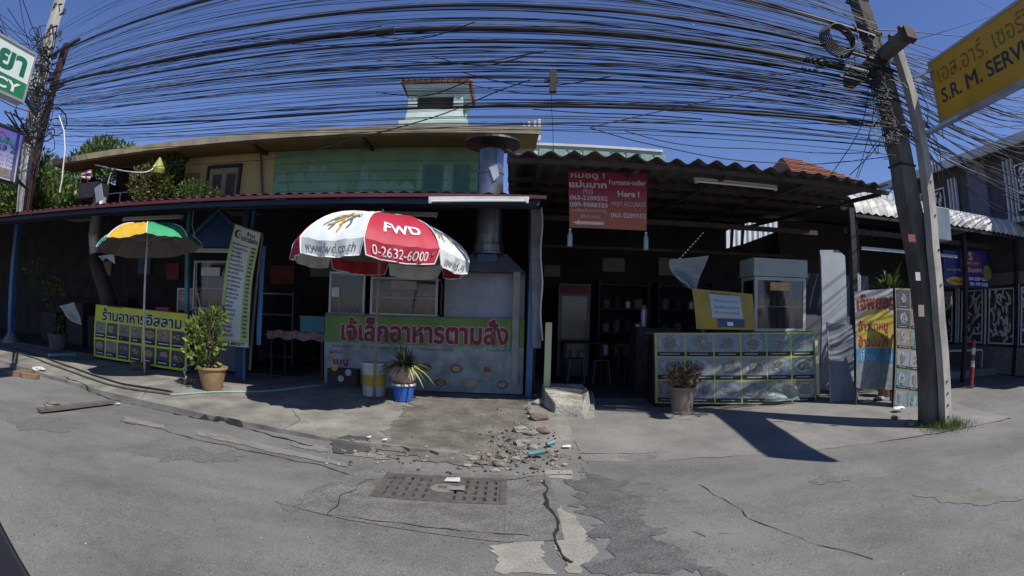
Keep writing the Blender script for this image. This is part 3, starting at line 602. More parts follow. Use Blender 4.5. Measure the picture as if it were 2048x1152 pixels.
for k, (pa, pb) in enumerate((((455, 427), (508, 438)), ((136, 441), (178, 447)))):
    a, b = PY(*pa, 9.2), PY(*pb, 9.2); mb = MB(); mb.box(a.x, b.x, 9.0, 9.5, a.z, a.z + .01); tag(mb.build('skylight_sheet', mat('clear roof sheet', (.5, .5, .45), .5, .2, 5, trans=.4)), ('pale roof patch glowing above the tall price banner', 'pale roof patch glowing near the leftmost blue post')[k], 'roof light')
mb = MB(); a = PY(388, 418, 8.05); mb.tube([a, PY(384, 450, 8.05), PY(392, 480, 8.05), PY(406, 496, 8.05)], .009, 5); tag(mb.build('lamp_lead', white_paint), 'looping white lead feeding the tube lamp under the blue gable', 'cable')
# blue gable sign
g = thing('blue_gable', 'dark blue gable-shaped board hung inside the shed between umbrella and price banner', 'gable board', (-5.8, 8.6, 2.8))
mb = MB(); pts = [PY(x, y, 8.5) for x, y in ((362, 495), (378, 478), (438, 420), (484, 470), (486, 495))]; mb.poly(pts, (0, .05, 0)); mb.build('board', mat('royal blue board', (.02, .07, .22), .5, .3, 4), g)
mb = MB(); mb.bar(PY(376, 480, 8.44), PY(438, 421, 8.44), .05, .05); mb.bar(PY(438, 421, 8.44), PY(486, 471, 8.44), .05, .05); mb.build('edge_trim', blue_paint, g)

# interior stuff of left shed
def crate(name, label, cat, x0, x1, y0, y1, z0, z1, m, g=None, lid=None):
    t = thing(name, label, cat, ((x0 + x1) / 2, (y0 + y1) / 2, z0), g); w = .02
    mb = MB(); mb.box(x0, x1, y0, y0 + w, z0 + w, z1); mb.box(x0, x1, y1 - w, y1, z0 + w, z1); mb.box(x0, x0 + w, y0 + w, y1 - w, z0 + w, z1); mb.box(x1 - w, x1, y0 + w, y1 - w, z0 + w, z1); mb.box(x0, x1, y0, y1, z0, z0 + w); mb.build('body', m, t)
    mb = MB(); mb.box(x0 - .012, x1 + .012, y0 - .012, y0 - .001, z1 - .03, z1 + .004); mb.build('rim', m, t); return t
def table(label, x0, x1, y0, y1, h, mtop, mleg, name='table', zb=.16):
    t = thing(name, label, 'table', ((x0 + x1) / 2, (y0 + y1) / 2, zb))
    mb = MB(); mb.box(x0, x1, y0, y1, h - .03, h); mb.build('tabletop', mtop, t)
    for x in (x0 + .05, x1 - .05):
        for y in (y0 + .05, y1 - .05): mb = MB(); mb.box(x - .02, x + .02, y - .02, y + .02, zb - .02, h - .03); mb.build('leg', mleg, t)
    return t
clothr = mat('red flowered oilcloth', (.20, .05, .06), .6, .6, 14, col2=(.3, .22, .22))
t = table('table with red flowered cloth in the dark bay left of the food cart', -4.1, -3.05, 8.6, 9.3, .95, clothr, dark_steel)
mb = MB(); mb.grid(lambda a, b: Vector((-4.12 + 1.09 * a, 8.585 + .012 * math.sin(a * 30), .955 - .13 * b - .02 * math.sin(a * 22))), 30, 2); tag(mb.build('tablecloth', clothr), 'red flowered cloth hanging over the table edge beside the food cart', 'tablecloth')
crate('plastic_basket', 'teal plastic basket on the red clothed table', 'basket', -3.5, -3.06, 8.62, 9.0, .96, 1.22, mat('teal plastic', (.04, .20, .24), .5, .2))
table('low dark table at the back of the blue shed', -7.8, -6.2, 9.6, 10.3, .9, dark_wood, dark_steel)
q = random.Random(3)
for i in range(7):
    x = -7.7 + i * .23; h = q.uniform(.14, .3); mb = MB(); mb.lathe((x, 9.85, .9), [(.06, 0), (.07, .02), (.07, h * .7), (.03, h * .85), (.03, h), (.001, h + .01)], 10); tag(mb.build('jar', [mat('jar pale', (.3, .3, .32), .4), mat('jar brown', (.15, .07, .04), .4), mat('jar blue', (.06, .10, .25), .4)][i % 3]), 'jar in the dim row on the low dark table behind the halal menu', 'jar', 'jars on the back table')
for i, x in enumerate((-12.4, -11.2, -10.3)):
    mb = MB(); mb.box(x, x + .7, 10.2, 10.7, .12, .9 + .3 * (i % 2)); tag(mb.build('cabinet', dark_wood), ('wide dark cabinet in the leftmost bay of the shed', 'tall dark cabinet in the middle of the leftmost bay', 'dark cabinet behind the bent rusty duct')[i], 'cabinet')
# counter behind yellow menu
ct = thing('counter', 'dark counter with metal top behind the yellow halal menu banner', 'counter', (-7, 8.9, .1))
mb = MB(); mb.box(-8.3, -5.6, 8.75, 9.25, .12, 1.0); mb.build('body', dark_wood, ct); mb = MB(); mb.box(-8.35, -5.55, 8.7, 9.3, 1.0, 1.03); mb.build('countertop', galv, ct)
crate('plastic_tub', 'pink plastic tub on the counter behind the halal menu banner', 'tub', -6.75, -6.42, 8.75, 9.05, 1.035, 1.24, mat('pink plastic', (.5, .05, .13), .5, .2))
crate('plastic_tray', 'blue tray on the counter left of the pink tub', 'tray', -7.9, -7.0, 8.78, 9.08, 1.035, 1.10, mat('blue plastic', (.04, .12, .30), .5, .2))
def glass_case(name, label, x0, x1, y0, y1, z0, z1, shelves, fm, lean=0, sub=None, back=None, sticks=True, cat='display case', fw=.035):
    t = thing(name, label, cat, ((x0 + x1) / 2, (y0 + y1) / 2, z0)); f = fw
    mb = MB()
    for x in (x0, x1 - f):
        for y in (y0, y1 - f): mb.box(x, x + f, y, y + f, z0, z1)
    for z in (z0, z1 - f):
        for y in (y0, y1 - f): mb.box(x0 + f, x1 - f, y + .002, y + f - .002, z, z + f)
        for x in (x0, x1 - f): mb.box(x + .002, x + f - .002, y0 + f, y1 - f, z, z + f)
    mb.build('frame', fm, t)
    mb = MB(); mb.box(x0 + f, x1 - f, y1 - f + .004, y1 - .01, z0 + f, z1 - f); mb.build('back_panel', back or mat('case back', (.09, .05, .045), .6, .5, 3), t)
    for z in shelves: mb = MB(); mb.box(x0 + f, x1 - f, y0 + .06, y1 - f, z, z + .015); mb.build('shelf', alu, t)
    mb = MB(); mb.box(x0 + f, x1 - f, y0 + .012, y0 + .018, z0 + f, z1 - f); mb.build('glass', clear, t)
    for xa in (x0 + .012, x1 - .018): mb = MB(); mb.box(xa, xa + .006, y0 + f, y1 - f, z0 + f, z1 - f); mb.build('side_glass', clear, t)
    return t
sc = glass_case('glass_display_case', 'small glass display case with a red label standing behind the halal menu', -6.2, -5.62, 8.72, 9.1, 1.04, 1.62, (1.22, 1.4), alu)
a0 = flat(Vector((-6.12, 8.715, 1.5)), Vector((1, 0, 0)), Vector((0, 0, 1)), .4, .09)
mb = MB(); on(mb, a0, 0, 1, 0, 1, .002); on(mb, a0, 0, 1, 0, 1, .0); mb.build('label', red_ink, sc); lettering('อาหารอิสลาม', a0, .08, .92, .15, .85, white_ink, sc, .01, .005)
for k, (x, z, m_) in enumerate(((-6.05, 1.415, leafs[0]), (-5.85, 1.415, leafs[2]), (-6.0, 1.235, leafs[0]), (-5.8, 1.235, mat('pinkish meat', (.35, .16, .12), .5)))):
    mb = MB(); mb.rock((x, 8.9, z + .03), .09, k + 3, (1.2, 1, .5)); tag(mb.build('food_bunch', m_), ('dark green bunch on the upper shelf of the small case', 'yellow green bunch on the upper shelf of the small case', 'green bunch low in the small glass case', 'pinkish piece low in the small glass case')[k], 'food')

# glass cart under the blue gable
bc = glass_case('glass_noodle_cart', 'glass-fronted cart under the dark blue gable left of the price banner', PY(392, 560, 8.7).x, PY(486, 560, 8.7).x, 8.6, 9.1, 1.25, 2.12, (1.62,), alu)
mb = MB(); mb.box(PY(392, 560, 8.7).x, PY(486, 560, 8.7).x, 8.6, 9.1, .2, 1.24); mb.build('cart_body', mat('cart steel', (0, 0, 0)) if 'cart steel' in MATS else mat('cart steel', (.16, .16, .17), .6, .3, 3, dirt=.3), bc)
mb = MB(); a = PY(402, 560, 8.58); mb.box(a.x, a.x + .42, 8.57, 8.585, 1.85, 2.0); mb.build('price_card', white_paint, bc)
q = random.Random(91)
for i in range(9):
    x = -10.6 + i * 1.05 + q.uniform(-.2, .2)
    if x > -.6: continue
    h = q.uniform(.5, 1.1); z = q.uniform(1.4, 2.2); mb = MB(); mb.box(x, x + q.uniform(.3, .6), 11.22, 11.28, z, z + h * .6); tag(mb.build('wall_poster', [mat('poster cream', (.30, .27, .20)), mat('poster blue', (.10, .16, .28)), mat('poster red', (.28, .07, .06))][i % 3]), ('first', 'second', 'third', 'fourth', 'fifth', 'sixth', 'seventh', 'eighth', 'ninth')[i] + ' poster from the left on the dim back wall of the market shed', 'poster')
for i, (x, w, h, m_) in enumerate(((-9.9, .7, 1.2, dark_wood), (-5.3, .8, 1.5, galv), (-4.0, .5, 1.1, dark_steel))):
    t = thing('shelf_unit', ('low brown shelf unit at the back of the halal stall', 'tall grey metal shelf unit behind the price banner', 'dark shelf unit behind the red clothed table')[i], 'shelf', (x, 10.8, .16))
    for sx in (0, w): mb = MB(); mb.box(x + sx, x + sx + .03, 10.6, 11.0, .16, .16 + h); mb.build('side_panel', m_, t)
    for k in range(4): mb = MB(); mb.box(x + .031, x + w - .001, 10.6, 11.0, .3 + k * (h - .2) / 3, .33 + k * (h - .2) / 3); mb.build('shelf_board', m_, t)

# ------------------------------------------------------------------ bent duct on the left
dk = thing('bent_flue', 'bent grey flue with dark hood poking through the market roof', 'flue', (-8.5, 8.2, 2.6))
Yd = 8.75
mb = MB(); mb.tube([PY(192, 508, Yd), PY(190, 470, Yd), PY(197, 420, Yd), PY(200, 395, Yd)], .16, 14); mb.build('pipe', galv, dk, smooth=True)
mb = MB(); a, b = PY(166, 400, Yd), PY(208, 368, Yd); mb.box(a.x, b.x, Yd - .2, Yd + .2, a.z, b.z + .02); mb.build('cowl', dark_steel, dk)
mb = MB(); mb.box(PY(186, 1, Yd).x + .42, b.x + .05, Yd - .24, Yd + .24, a.z - .12, b.z + .05); mb.build('cowl_side', galv, dk) if False else None
mb = MB(); mb.bar(PY(196, 372, Yd - .25), PY(200, 402, Yd - .25), .22, .03); mb.build('cowl_plate', galv, dk)
mb = MB(); mb.tube([PY(190, 512, Yd), PY(196, 540, Yd), PY(214, 590, Yd), PY(222, 640, Yd)], .15, 12, r2=.2); mb.build('lower_pipe', mat('sooty duct', (.07, .045, .04), .7, .5, 4), dk, smooth=True)
mb = MB(); mb.poly([PY(x, y, Yd - .2) for x, y in ((196, 512), (228, 508), (230, 528), (212, 516), (205, 522))], (0, .02, 0)); mb.build('flashing', galv, dk)
fl = thing('small_flag', 'tiny red white and blue flag on a stick above the market roof', 'flag', PY(178, 372, 9))
mb = MB(); mb.tube([PY(180, 378, 9), PY(170, 345, 9)], .01, 5); mb.build('stick', dark_wood, fl)
fs_ = four(PY(162, 356, 9), PY(180, 360, 9), PY(183, 338, 9), PY(165, 345, 9), .02, 9)
mb = MB()
for k, (v0, v1) in enumerate(((0, .17), (.17, .33), (.33, .67), (.67, .83), (.83, 1))): mb.mi = (0, 1, 2, 1, 0)[k]; on(mb, fs_, 0, 1, v0, v1, 0, 5, 1)
mb.build('flag_cloth', [mat('flag red', (.4, .03, .04)), white_ink, mat('flag blue', (.03, .04, .2))], fl)

# terrace greenery
def bush(label, c, rad, n, size, seed, name='shrub', cat='plant', ms=None):
    mb = MB(); leaf_cloud(mb, c, rad, n, size, random.Random(seed)); t = thing(name, label, cat, Vector(c) - Vector((0, 0, rad[2])))
    mb.build('foliage', ms or leafs, t); mb = MB(); q = random.Random(seed + 1)
    for i in range(5): mb.tube([Vector(c) - Vector((0, 0, rad[2] * 1.15)), Vector(c) + Vector((q.uniform(-.5, .5) * rad[0], 0, q.uniform(-.3, .5) * rad[2]))], .012, 5)
    mb.build('stems', bark, t); return t
for lab, c, n, sd_ in SHADE_PLANTS: bush(lab, c, (.38, .3, .33), n, .12, sd_, name='hanging_plant')
straw = [mat('straw leaf', (.24, .19, .07), .6, .4, 8, sss=.3), leafs[2], leafs[0]]
bush('straw-coloured creeping bush on the terrace of the yellow house', PY(300, 365, 12.2), (.85, .35, .6), 1500, .11, 11, ms=straw)
bush('taller thin shrub behind the hanging gourd on the terrace', PY(338, 352, 12.4), (.5, .3, .8), 600, .12, 12)
bush('low yellow green shrub left of the louvred door', PY(385, 382, 12.2), (.6, .3, .28), 600, .10, 13)
bp_ = thing('spiky_plant', 'small bright spiky plant in front of the louvred door', 'plant', PY(430, 392, 12)); blade_plant(PY(430, 396, 12), 26, .42, .05, random.Random(4), [leafs[2], leafs[0], leafs[2]], bp_)
mb = MB(); c = PY(317, 335, 12); mb.lathe(c - Vector((0, 0, .25)), [(.02, 0), (.17, .08), (.2, .2), (.12, .38), (.03, .52), (.001, .55)], 12); tag(mb.build('gourd', mat('yellow gourd', (.30, .34, .06), .6, .3, 6)), 'yellow green gourd hanging above the terrace shrub', 'gourd')
mb = MB(); mb.tube([PY(118, 232, 9), PY(128, 262, 9), PY(130, 300, 9), PY(124, 360, 9), PY(119, 385, 9)], .022, 6); tag(mb.build('white_mast', mat('dull white pipe', (.6, .6, .58), .5, .2)), 'thin white curved mast rising before the trees on the left', 'mast')

# ------------------------------------------------------------------ small umbrella, halal menu
def umbrella(name, label, apex, rim_r, drop, N, off, mats_, val, pole_to, tilt=(0, 0), under=None, pipe=white_paint, wrinkle=.008, trim=None):
    apex = Vector(apex); t = thing(name, label, 'umbrella', pole_to); foot = Vector(pole_to)
    T = Matrix.Rotation(R(tilt[0]), 3, 'X') @ Matrix.Rotation(R(tilt[1]), 3, 'Y')
    def surf(k, u, v, l=0):                     # gore k, u across 0..1, v 0 apex..1 rim..1+val valance
        a0, a1 = R(off) + k * 2 * math.pi / N, R(off) + (k + 1) * 2 * math.pi / N
        vv = min(v, 1); r = rim_r * math.sin(vv * 1.35) / math.sin(1.35); z = -drop * (1 - math.cos(vv * 1.35)) / (1 - math.cos(1.35))
        e0 = Vector((math.sin(a0), -math.cos(a0), 0)) * r; e1 = Vector((math.sin(a1), -math.cos(a1), 0)) * r
        p = e0.lerp(e1, u) * (1 + .03 * math.sin(math.pi * u)); p.z = z - .06 * rim_r * math.sin(math.pi * u) * vv * (1 - .4 * vv)
        n = Vector((p.x, p.y, rim_r * .9)).normalized()
        if v > 1:
            h = (v - 1); p.z -= h; p += Vector((p.x, p.y, 0)).normalized() * (-.12 * h + (.03 * math.sin(u * 17 + k) + .016 * math.sin(u * 41 + k * 3)) * h / .2); n = Vector((p.x, p.y, 0)).normalized()
            inset = .10 * (h / max(val, .01)); uu = .5 + (u - .5) * (1 - inset); q_ = e0.lerp(e1, uu) * (1 + .05 * math.sin(math.pi * uu)); p.x, p.y = q_.x * (p.x ** 2 + p.y ** 2) ** .5 / max(q_.length, .01), q_.y * (p.x ** 2 + p.y ** 2) ** .5 / max(q_.length, .01)
        p += n * (l + wrinkle * (math.sin(9 * u + 7 * v + k * 2) + .9 * math.sin(23 * u - 9 * v + k)))
        return apex + T @ p
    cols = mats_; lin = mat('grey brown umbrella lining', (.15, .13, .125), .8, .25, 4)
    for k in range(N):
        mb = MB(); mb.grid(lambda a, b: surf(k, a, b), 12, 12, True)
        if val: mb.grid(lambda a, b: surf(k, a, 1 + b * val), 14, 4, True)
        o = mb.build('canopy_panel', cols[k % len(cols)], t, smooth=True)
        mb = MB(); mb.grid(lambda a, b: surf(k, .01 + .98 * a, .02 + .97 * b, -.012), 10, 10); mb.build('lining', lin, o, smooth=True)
        if trim:
            mb = MB(); mb.tube([surf(k, 0, v / 10, .004) for v in range(11)], .007, 5)
            if val: mb.tube([surf(k, 0, 1 + val * i / 3, .004) for i in range(4)] + [surf(k, i / 10, 1 + val, .004) for i in range(11)] + [surf(k, 1, 1 + val * (3 - i) / 3, .004) for i in range(4)], .007, 5)
            mb.build('piping', trim, o)
        mb = MB(); mb.tube([surf(k, 0, v / 8, -.02) for v in range(9)], .006, 5); mb.tube([apex + T @ Vector((0, 0, -drop * .75)), surf(k, 0, .55, -.025)], .006, 5); mb.build('rib', galv, t)
    mb = MB(); mb.tube([foot, apex + T @ Vector((0, 0, .06))], .019, 10); mb.build('pole', pipe, t, smooth=True)
    mb = MB(); mb.lathe(apex, [(.03, 0), (.03, .03), (.012, .07), (.001, .08)], 10); mb.build('finial', white_paint, t)
    return t, surf
gcl = mat('green canvas', (.04, .34, .15), .7, .15, 4, trans=.06); ycl = mat('yellow canvas', (.62, .38, .03), .7, .15, 4, trans=.06); tcl = mat('teal canvas', (.05, .28, .22), .7, .15, 4, trans=.06)
ap = PY(298, 450, 6.85); ft = PY(289, 730, 7.6)
umbrella('parasol', 'green and yellow parasol over the halal food menu', ap, .90, .33, 8, -9, [ycl, gcl, gcl, ycl, gcl, ycl, gcl, tcl], .0, (ft.x, 7.6, ground_z(ft.x, 7.6)), tilt=(-3, -7), trim=white_ink)
# base brick for parasol
def brickobj(label, c, rz, s=(.22, .10, .07), m=None, g=None, name='loose_brick', cat='brick'):
    mb = MB(); sx, sy, sz = s; U = Vector((math.cos(rz), math.sin(rz), 0)); V = Vector((-math.sin(rz), math.cos(rz), 0)); mb.obox(Vector(c), U, V, Vector((0, 0, 1)), -sx / 2, sx / 2, -sy / 2, sy / 2, 0, sz)
    return tag(mb.build(name, m or brick_m, bevel=.008), label, cat, g)
c = PZ(287, 738, .12); brickobj('brown brick holding down the foot of the halal banner', (c.x, c.y - .1, ground_z(c.x, c.y - .1)), -.1, (.42, .16, .11), mat('brown block', (.16, .095, .065), .9, .4, 8, bump=.3))

hm = thing('halal_menu_banner', 'yellow green menu banner with dish photos below the parasol', 'banner', (-7.4, 8.3, .1))
ylw = mat('lime yellow vinyl', (.72, .76, .04), .5, .2, 3, trans=.12)
YB = 8.15
HB = four(PY(188, 712, YB + .25), PY(372, 743, YB - .1), PY(376, 628, YB - .1), PY(192, 609, YB + .25), .018, 11, 2)
sheet(HB, 24, 8, 'banner_sheet', ylw, hm)
lettering('ร้านอาหารอิสลาม', HB, .09, .955, .71, .97, white_ink, hm, .055, .005, name='letter_outline')
lettering('ร้านอาหารอิสลาม', HB, .095, .95, .72, .96, black_ink, hm, .02, .010)
for i in range(7):
    for j in range(2):
        picture(HB, .02 + i * .14, .02 + i * .14 + .122, .04 + j * .34, .04 + j * .34 + .30, hm, 1.6, i * 7 + j, dark=True, capt=.3)
mb = MB(); mb.bar(HB(.0, 1, -.03), HB(1, 1, -.03), .03); mb.bar(HB(.02, 0, -.03), HB(.02, 1, -.03), .03); mb.bar(HB(.98, -.0, -.03), HB(.98, 1, -.03), .03); mb.build('frame', dark_wood, hm)
# plants and pots on the left
pt = thing('potted_shrub', 'tall yellow green shrub in a broad clay pot beside the halal menu', 'potted plant', (0, 0, 0))
c = PZ(425, 778, .12); pt.location = (c.x, c.y, gapron(c.x, c.y)); b0 = pt.location.copy()
pot(b0, .24, .34, mat('ochre pot', (.34, .22, .10), .75, .3, 5, dirt=.2), pt, taper=.62)
mb = MB(); q = random.Random(8)
for i in range(9):
    d = Vector((q.uniform(-.35, .3), q.uniform(-.2, .2), q.uniform(.7, 1.25))); mb.tube([b0 + Vector((0, 0, .3)), b0 + Vector((d.x * .3, d.y, .3 + d.z * .5)), b0 + Vector((d.x, d.y, .3 + d.z))], .012, 5, r2=.006)
mb.build('stems', bark, pt); mb = MB(); lp = [mat('shrub leaf bright', (.30, .38, .06), .5, .3, 9, sss=.4), leafs[0], leafs[2]]
for (dx, dz, r_) in ((-.26, .60, .24), (.0, .70, .22), (-.15, .92, .22), (.08, 1.08, .13), (-.30, .90, .14), (-.1, .45, .24)): leaf_cloud(mb, b0 + Vector((dx, 0, dz)), (r_, r_ * .9, r_ * .8), 130, .105, q)
mb.build('foliage', lp, pt)
sc2 = PZ(370, 770, .1)
mb = MB(); mb.tube([sc2, sc2 + Vector((.03, 0, .12)), sc2 + Vector((-.02, 0, .25)), sc2 + Vector((.1, 0, .33))], .03, 7, r2=.015); tag(mb.build('bleached_root', mat('bleached wood', (.4, .36, .3), .9, .4, 12, bump=.5), smooth=True), 'bleached twisted root standing beside the clay pot', 'root')
pt2 = thing('potted_plant', 'small plant in a squat grey pot at the left edge of the shed', 'potted plant', (0, 0, 0)); c = PZ(116, 702, .12); pt2.location = (c.x, c.y, gapron(c.x, c.y)); b0 = pt2.location.copy()
pot(b0, .27, .36, mat('grey pot', (.12, .115, .105), .85, .4, 6), pt2, taper=.85); blade_plant(b0 + Vector((0, 0, .3)), 16, .5, .05, q, leafs, pt2); mb = MB(); leaf_cloud(mb, b0 + Vector((.02, 0, .65)), (.2, .2, .25), 90, .09, q); mb.build('foliage', leafs, pt2)
# shopping bag hanging beside the duct
bgf = four(PY(140, 640, 8.1), PY(162, 650, 8.1), PY(150, 604, 8.1), PY(120, 612, 8.1), .05, 5)
sheet(bgf, 8, 8, 'plastic_bag', mat('translucent bag', (.55, .56, .5), .4, .2, 8, trans=.4), None); tag(bpy.data.objects['plastic_bag'], 'crumpled white plastic bag hanging over the grey pot', 'plastic bag')
mb = MB(); a, b = PZ(98, 714, .12), PZ(150, 712, .12); mb.bar(a + Vector((0, 0, .04)), b + Vector((0, 0, .04)), .12, .05); tag(mb.build('plastic_gutter', mat('pale turquoise plastic', (.18, .42, .44), .5, .2)), 'turquoise plastic gutter piece lying before the grey pot', 'gutter')

# ------------------------------------------------------------------ tall price banner
pb = thing('price_banner', 'tall leaning white and green price banner of the halal stall', 'banner', PY(465, 690, 7.6))
PB = four(PY(440, 690, 7.55), PY(497, 695, 7.55), PY(522, 466, 7.7), PY(470, 448, 7.7), .02, 4, 5)
PBf = lambda u, v, l=0: PB(u, v, l) + Vector((-.05 * math.sin(v * math.pi), 0, 0))
lime = mat('pale lime vinyl', (.56, .68, .26), .5, .2, 3, trans=.2)
sheet(PBf, 6, 24, 'banner_sheet', lime, pb)
mb = MB(); on(mb, PBf, .04, .96, .86, .995, .003, 4, 4); on(mb, PBf, .14, .72, .05, .86, .003, 4, 16); on(mb, PBf, .04, .96, .0, .04, .003, 4, 1); mb.build('white_field', mat('banner white', (.78, .80, .72), .5, .1, 4, trans=.2), pb)
lettering('ร้าน', PBf, .50, .80, .935, .975, black_ink, pb, .03, .008); lettering('อาหารอิสลาม', PBf, .34, .95, .885, .93, black_ink, pb, .03, .008)
mb = MB(); n = 16
cx, cy = .22, .93
mb.add([PBf(cx + .14 * math.cos(R(40 + 280 * i / n)), cy + .034 * math.sin(R(40 + 280 * i / n)), .008) for i in range(n + 1)] + [PBf(cx + .04 + .10 * math.cos(R(40 + 280 * i / n)), cy + .026 * math.sin(R(40 + 280 * i / n)), .008) for i in range(n + 1)], [(i, i + 1, n + 2 + i, n + 1 + i) for i in range(n)])
mb.add([PBf(.27 + (.045 if i % 2 == 0 else .018) * math.cos(R(90 + 36 * i)), .928 + (.012 if i % 2 == 0 else .005) * math.sin(R(90 + 36 * i)), .008) for i in range(10)], [tuple(range(10))]); mb.build('crescent_and_star', black_ink, pb)
items = 'ข้าวผัดกระเพรา|ข้าวผัดพริกแกง|ข้าวผัด|ผัดซีอิ๊ว|ก๋วยเตี๋ยว|ข้าวหมกไก่ทอด|ข้าวแกงมัสมั่นไก่|ต้มยำไก่|ยำรวมมิตรทะเล|แกงเขียวหวาน|ข้าวไข่เจียว|ผัดผักรวม|ข้าวต้มทะเล|ผัดไทยกุ้ง|ไก่ทอด|สลัด|ซุปหางวัว|ข้าวเปล่า|ไข่ดาว|โรตี|ชาเย็น|กาแฟ|น้ำเปล่า'.split('|')
mb = MB(); q = random.Random(2)
for i, s in enumerate(items):
    v = .838 - i * .0345; w = .16 + .026 * len(s); lettering(s, PBf, .13, min(.13 + w, .66), v, v + .023, None, None, .02, .007, mb=mb); lettering(q.choice(['40', '45', '50', '35-40', '60']), PBf, .78, .92, v, v + .02, None, None, .02, .007, mb=mb)
kind(mb.build('price_list', black_ink, pb), 'stuff'); lettering('095-885577', PBf, .12, .9, .008, .034, black_ink, pb, .03, .008)
mb = MB(); mb.tube([PY(441, 692, 7.6), PY(437, 700, 7.6)], .01); mb.bar(PBf(-.05, 1, -.02), PBf(1.05, 1, -.02), .02); mb.bar(PBf(-.05, 0, -.02), PBf(1.05, 0, -.02), .02); mb.bar(PY(500, 740, 7.75), PY(526, 470, 7.75), .03); mb.build('stick_frame', mat('grey brown stick', (.17, .15, .13), .9), pb)
cf = four(PY(513, 690, 7.9), PY(522, 690, 7.9), PY(531, 492, 7.9), PY(524, 492, 7.9), .02, 3, 4)
o = sheet(cf, 3, 14, 'blue_rag', mat('light blue cloth', (.10, .28, .48), .8, .3, 5), None); tag(o, 'narrow light blue cloth strip tied to the post right of the price banner', 'cloth')

# ------------------------------------------------------------------ big umbrella
rcl = mat('red canvas', (.46, .022, .05), .6, .2, 3, trans=.08); wcl = mat('white canvas', (.80, .84, .81), .6, .12, 3, trans=.12)
AP = PY(765, 430, 6.65); FT = PY(749, 788, 7.25)
um, us = umbrella('market_umbrella', 'large red and white umbrella with printed panels over the food cart', AP, 1.13, .47, 8, -39, [wcl, rcl], .18, (FT.x, 7.25, gapron(FT.x, 7.25)), tilt=(-2, 3), trim=white_ink, pipe=mat('rusty white pipe', (.3, .27, .22), .6, .4, 6))
def US(k): return lambda u, v, l=0: us(k, u, 1 - v if v <= 1 else 1, l) if v >= 0 else us(k, u, 1 - v, l)
# v here: 1 = apex, 0 = rim, negative = valance
lettering('FWD', US(1), .24, .78, .17, .33, white_ink, um, .03, .010, name='brand_letters'); lettering('0-2632-6000', US(1), .10, .86, -.145, -.04, white_ink, um, .0, .012, name='phone_number')
lettering('www.fwd.co.th', US(0), .10, .92, -.14, -.03, mat('grey ink', (.12, .13, .15), .6), um, .0, .012, name='web_address')
lettering('www.fwd.co.th', US(2), .14, .88, -.14, -.04, mat('grey ink', (.12, .13, .15), .6), um, .0, .012, name='web_address')
mb = MB(); mb.add([us(1, .93 + .025 * math.cos(i * .5236), 1.06 + .025 * math.sin(i * .5236), .012) for i in range(12)], [tuple(range(12))]); mb.build('round_mark', mat('pink ink', (.5, .12, .15), .6), um)
def figures(k, u0):
    def fig(mb, u, v, s, mi):       # a running figure: head, body, limbs as strokes
        mb.mi = mi; P = lambda a, b: US(k)(u + a * s, v + b * s * 1.1, .012 + .002 * mi)
        mb.add([P(.02 + .022 * math.cos(i * .785), .21 + .022 * math.sin(i * .785)) for i in range(8)], [tuple(range(8))])
        for (x0, y0, x1, y1, w) in ((.0, .17, -.03, .03, .04), (-.03, .04, .05, -.09, .026), (.05, -.09, .03, -.2, .02), (-.03, .04, -.10, -.07, .026), (-.10, -.07, -.17, -.12, .018), (.0, .16, .09, .09, .018), (.09, .09, .15, .14, .014), (.0, .16, -.09, .10, .018), (-.09, .10, -.12, .02, .014)):
            d = Vector((x1 - x0, y1 - y0)).normalized(); nx, ny = -d.y * w, d.x * w; mb.add([P(x0 + nx, y0 + ny), P(x1 + nx * .6, y1 + ny * .6), P(x1 - nx * .6, y1 - ny * .6), P(x0 - nx, y0 - ny)], [(0, 1, 2, 3)])
    mb = MB(); fig(mb, u0 - .13, .35, .85, 0); fig(mb, u0 + .14, .37, .85, 0); fig(mb, u0, .36, 1.0, 1)
    mb.build('running_figures_print', [mat('grey ink', (0, 0, 0)), mat('yellow ink', (.6, .36, .02), .6)], um)
figures(0, .52); figures(2, .35)

# ------------------------------------------------------------------ food cart
YC = 8.2
cart = thing('food_cart', 'made-to-order food cart with green lettered banner front and steel hood', 'food cart', (-1.4, 8.5, .12))
mb = MB(); mb.box(-2.9, .2, YC + .03, YC + .9, .16, 1.30); mb.build('body', mat('cart steel', (.16, .16, .17), .6, .3, 3, dirt=.3), cart)
CB = four((-2.9, YC, .17), (.2, YC, .17), (.2, YC, 1.30), (-2.9, YC, 1.26), .006, 9, 2)
bn = MB(); on(bn, CB, 0, 1, .62, 1, .0, 12, 2); bn.mi = 1; on(bn, CB, 0, 1, 0, .62, .0, 12, 3)
grb = mat('leaf green vinyl', (.15, .27, .05), .6, .25, 3, dirt=.25); whb = mat('greyish printed vinyl', (.34, .37, .36), .6, .3, 4, col2=(.17, .22, .19), dirt=.35)
bn.build('banner', [grb, whb], cart)
lettering('เจ้เล็กอาหารตามสั่ง', CB, .085, .93, .63, 1.0, mat('cream outline ink', (.5, .36, .3), .6), cart, .075, .004, name='letter_outline')
lettering('เจ้เล็กอาหารตามสั่ง', CB, .09, .925, .645, .985, mat('maroon ink', (.22, .012, .05), .6), cart, .03, .008)
for s, u0, u1, v in (('ต้มยำ แกงจืด', .04, .16, .55), ('ข้าวราดแกง ผัดผัก', .2, .44, .55), ('อาหารจานเดียว', .5, .66, .55), ('โทรสั่งอาหาร', .82, .96, .56)): lettering(s, CB, u0, u1, v, v + .045, mat('grey green ink', (.08, .10, .09), .6), cart, .01, .004)
lettering('ผัดไทย', CB, .03, .10, .46, .51, red_ink, cart, .02, .004); lettering('เมนู', CB, .05, .13, .28, .38, red_ink, cart, .05, .004)
q = random.Random(77)
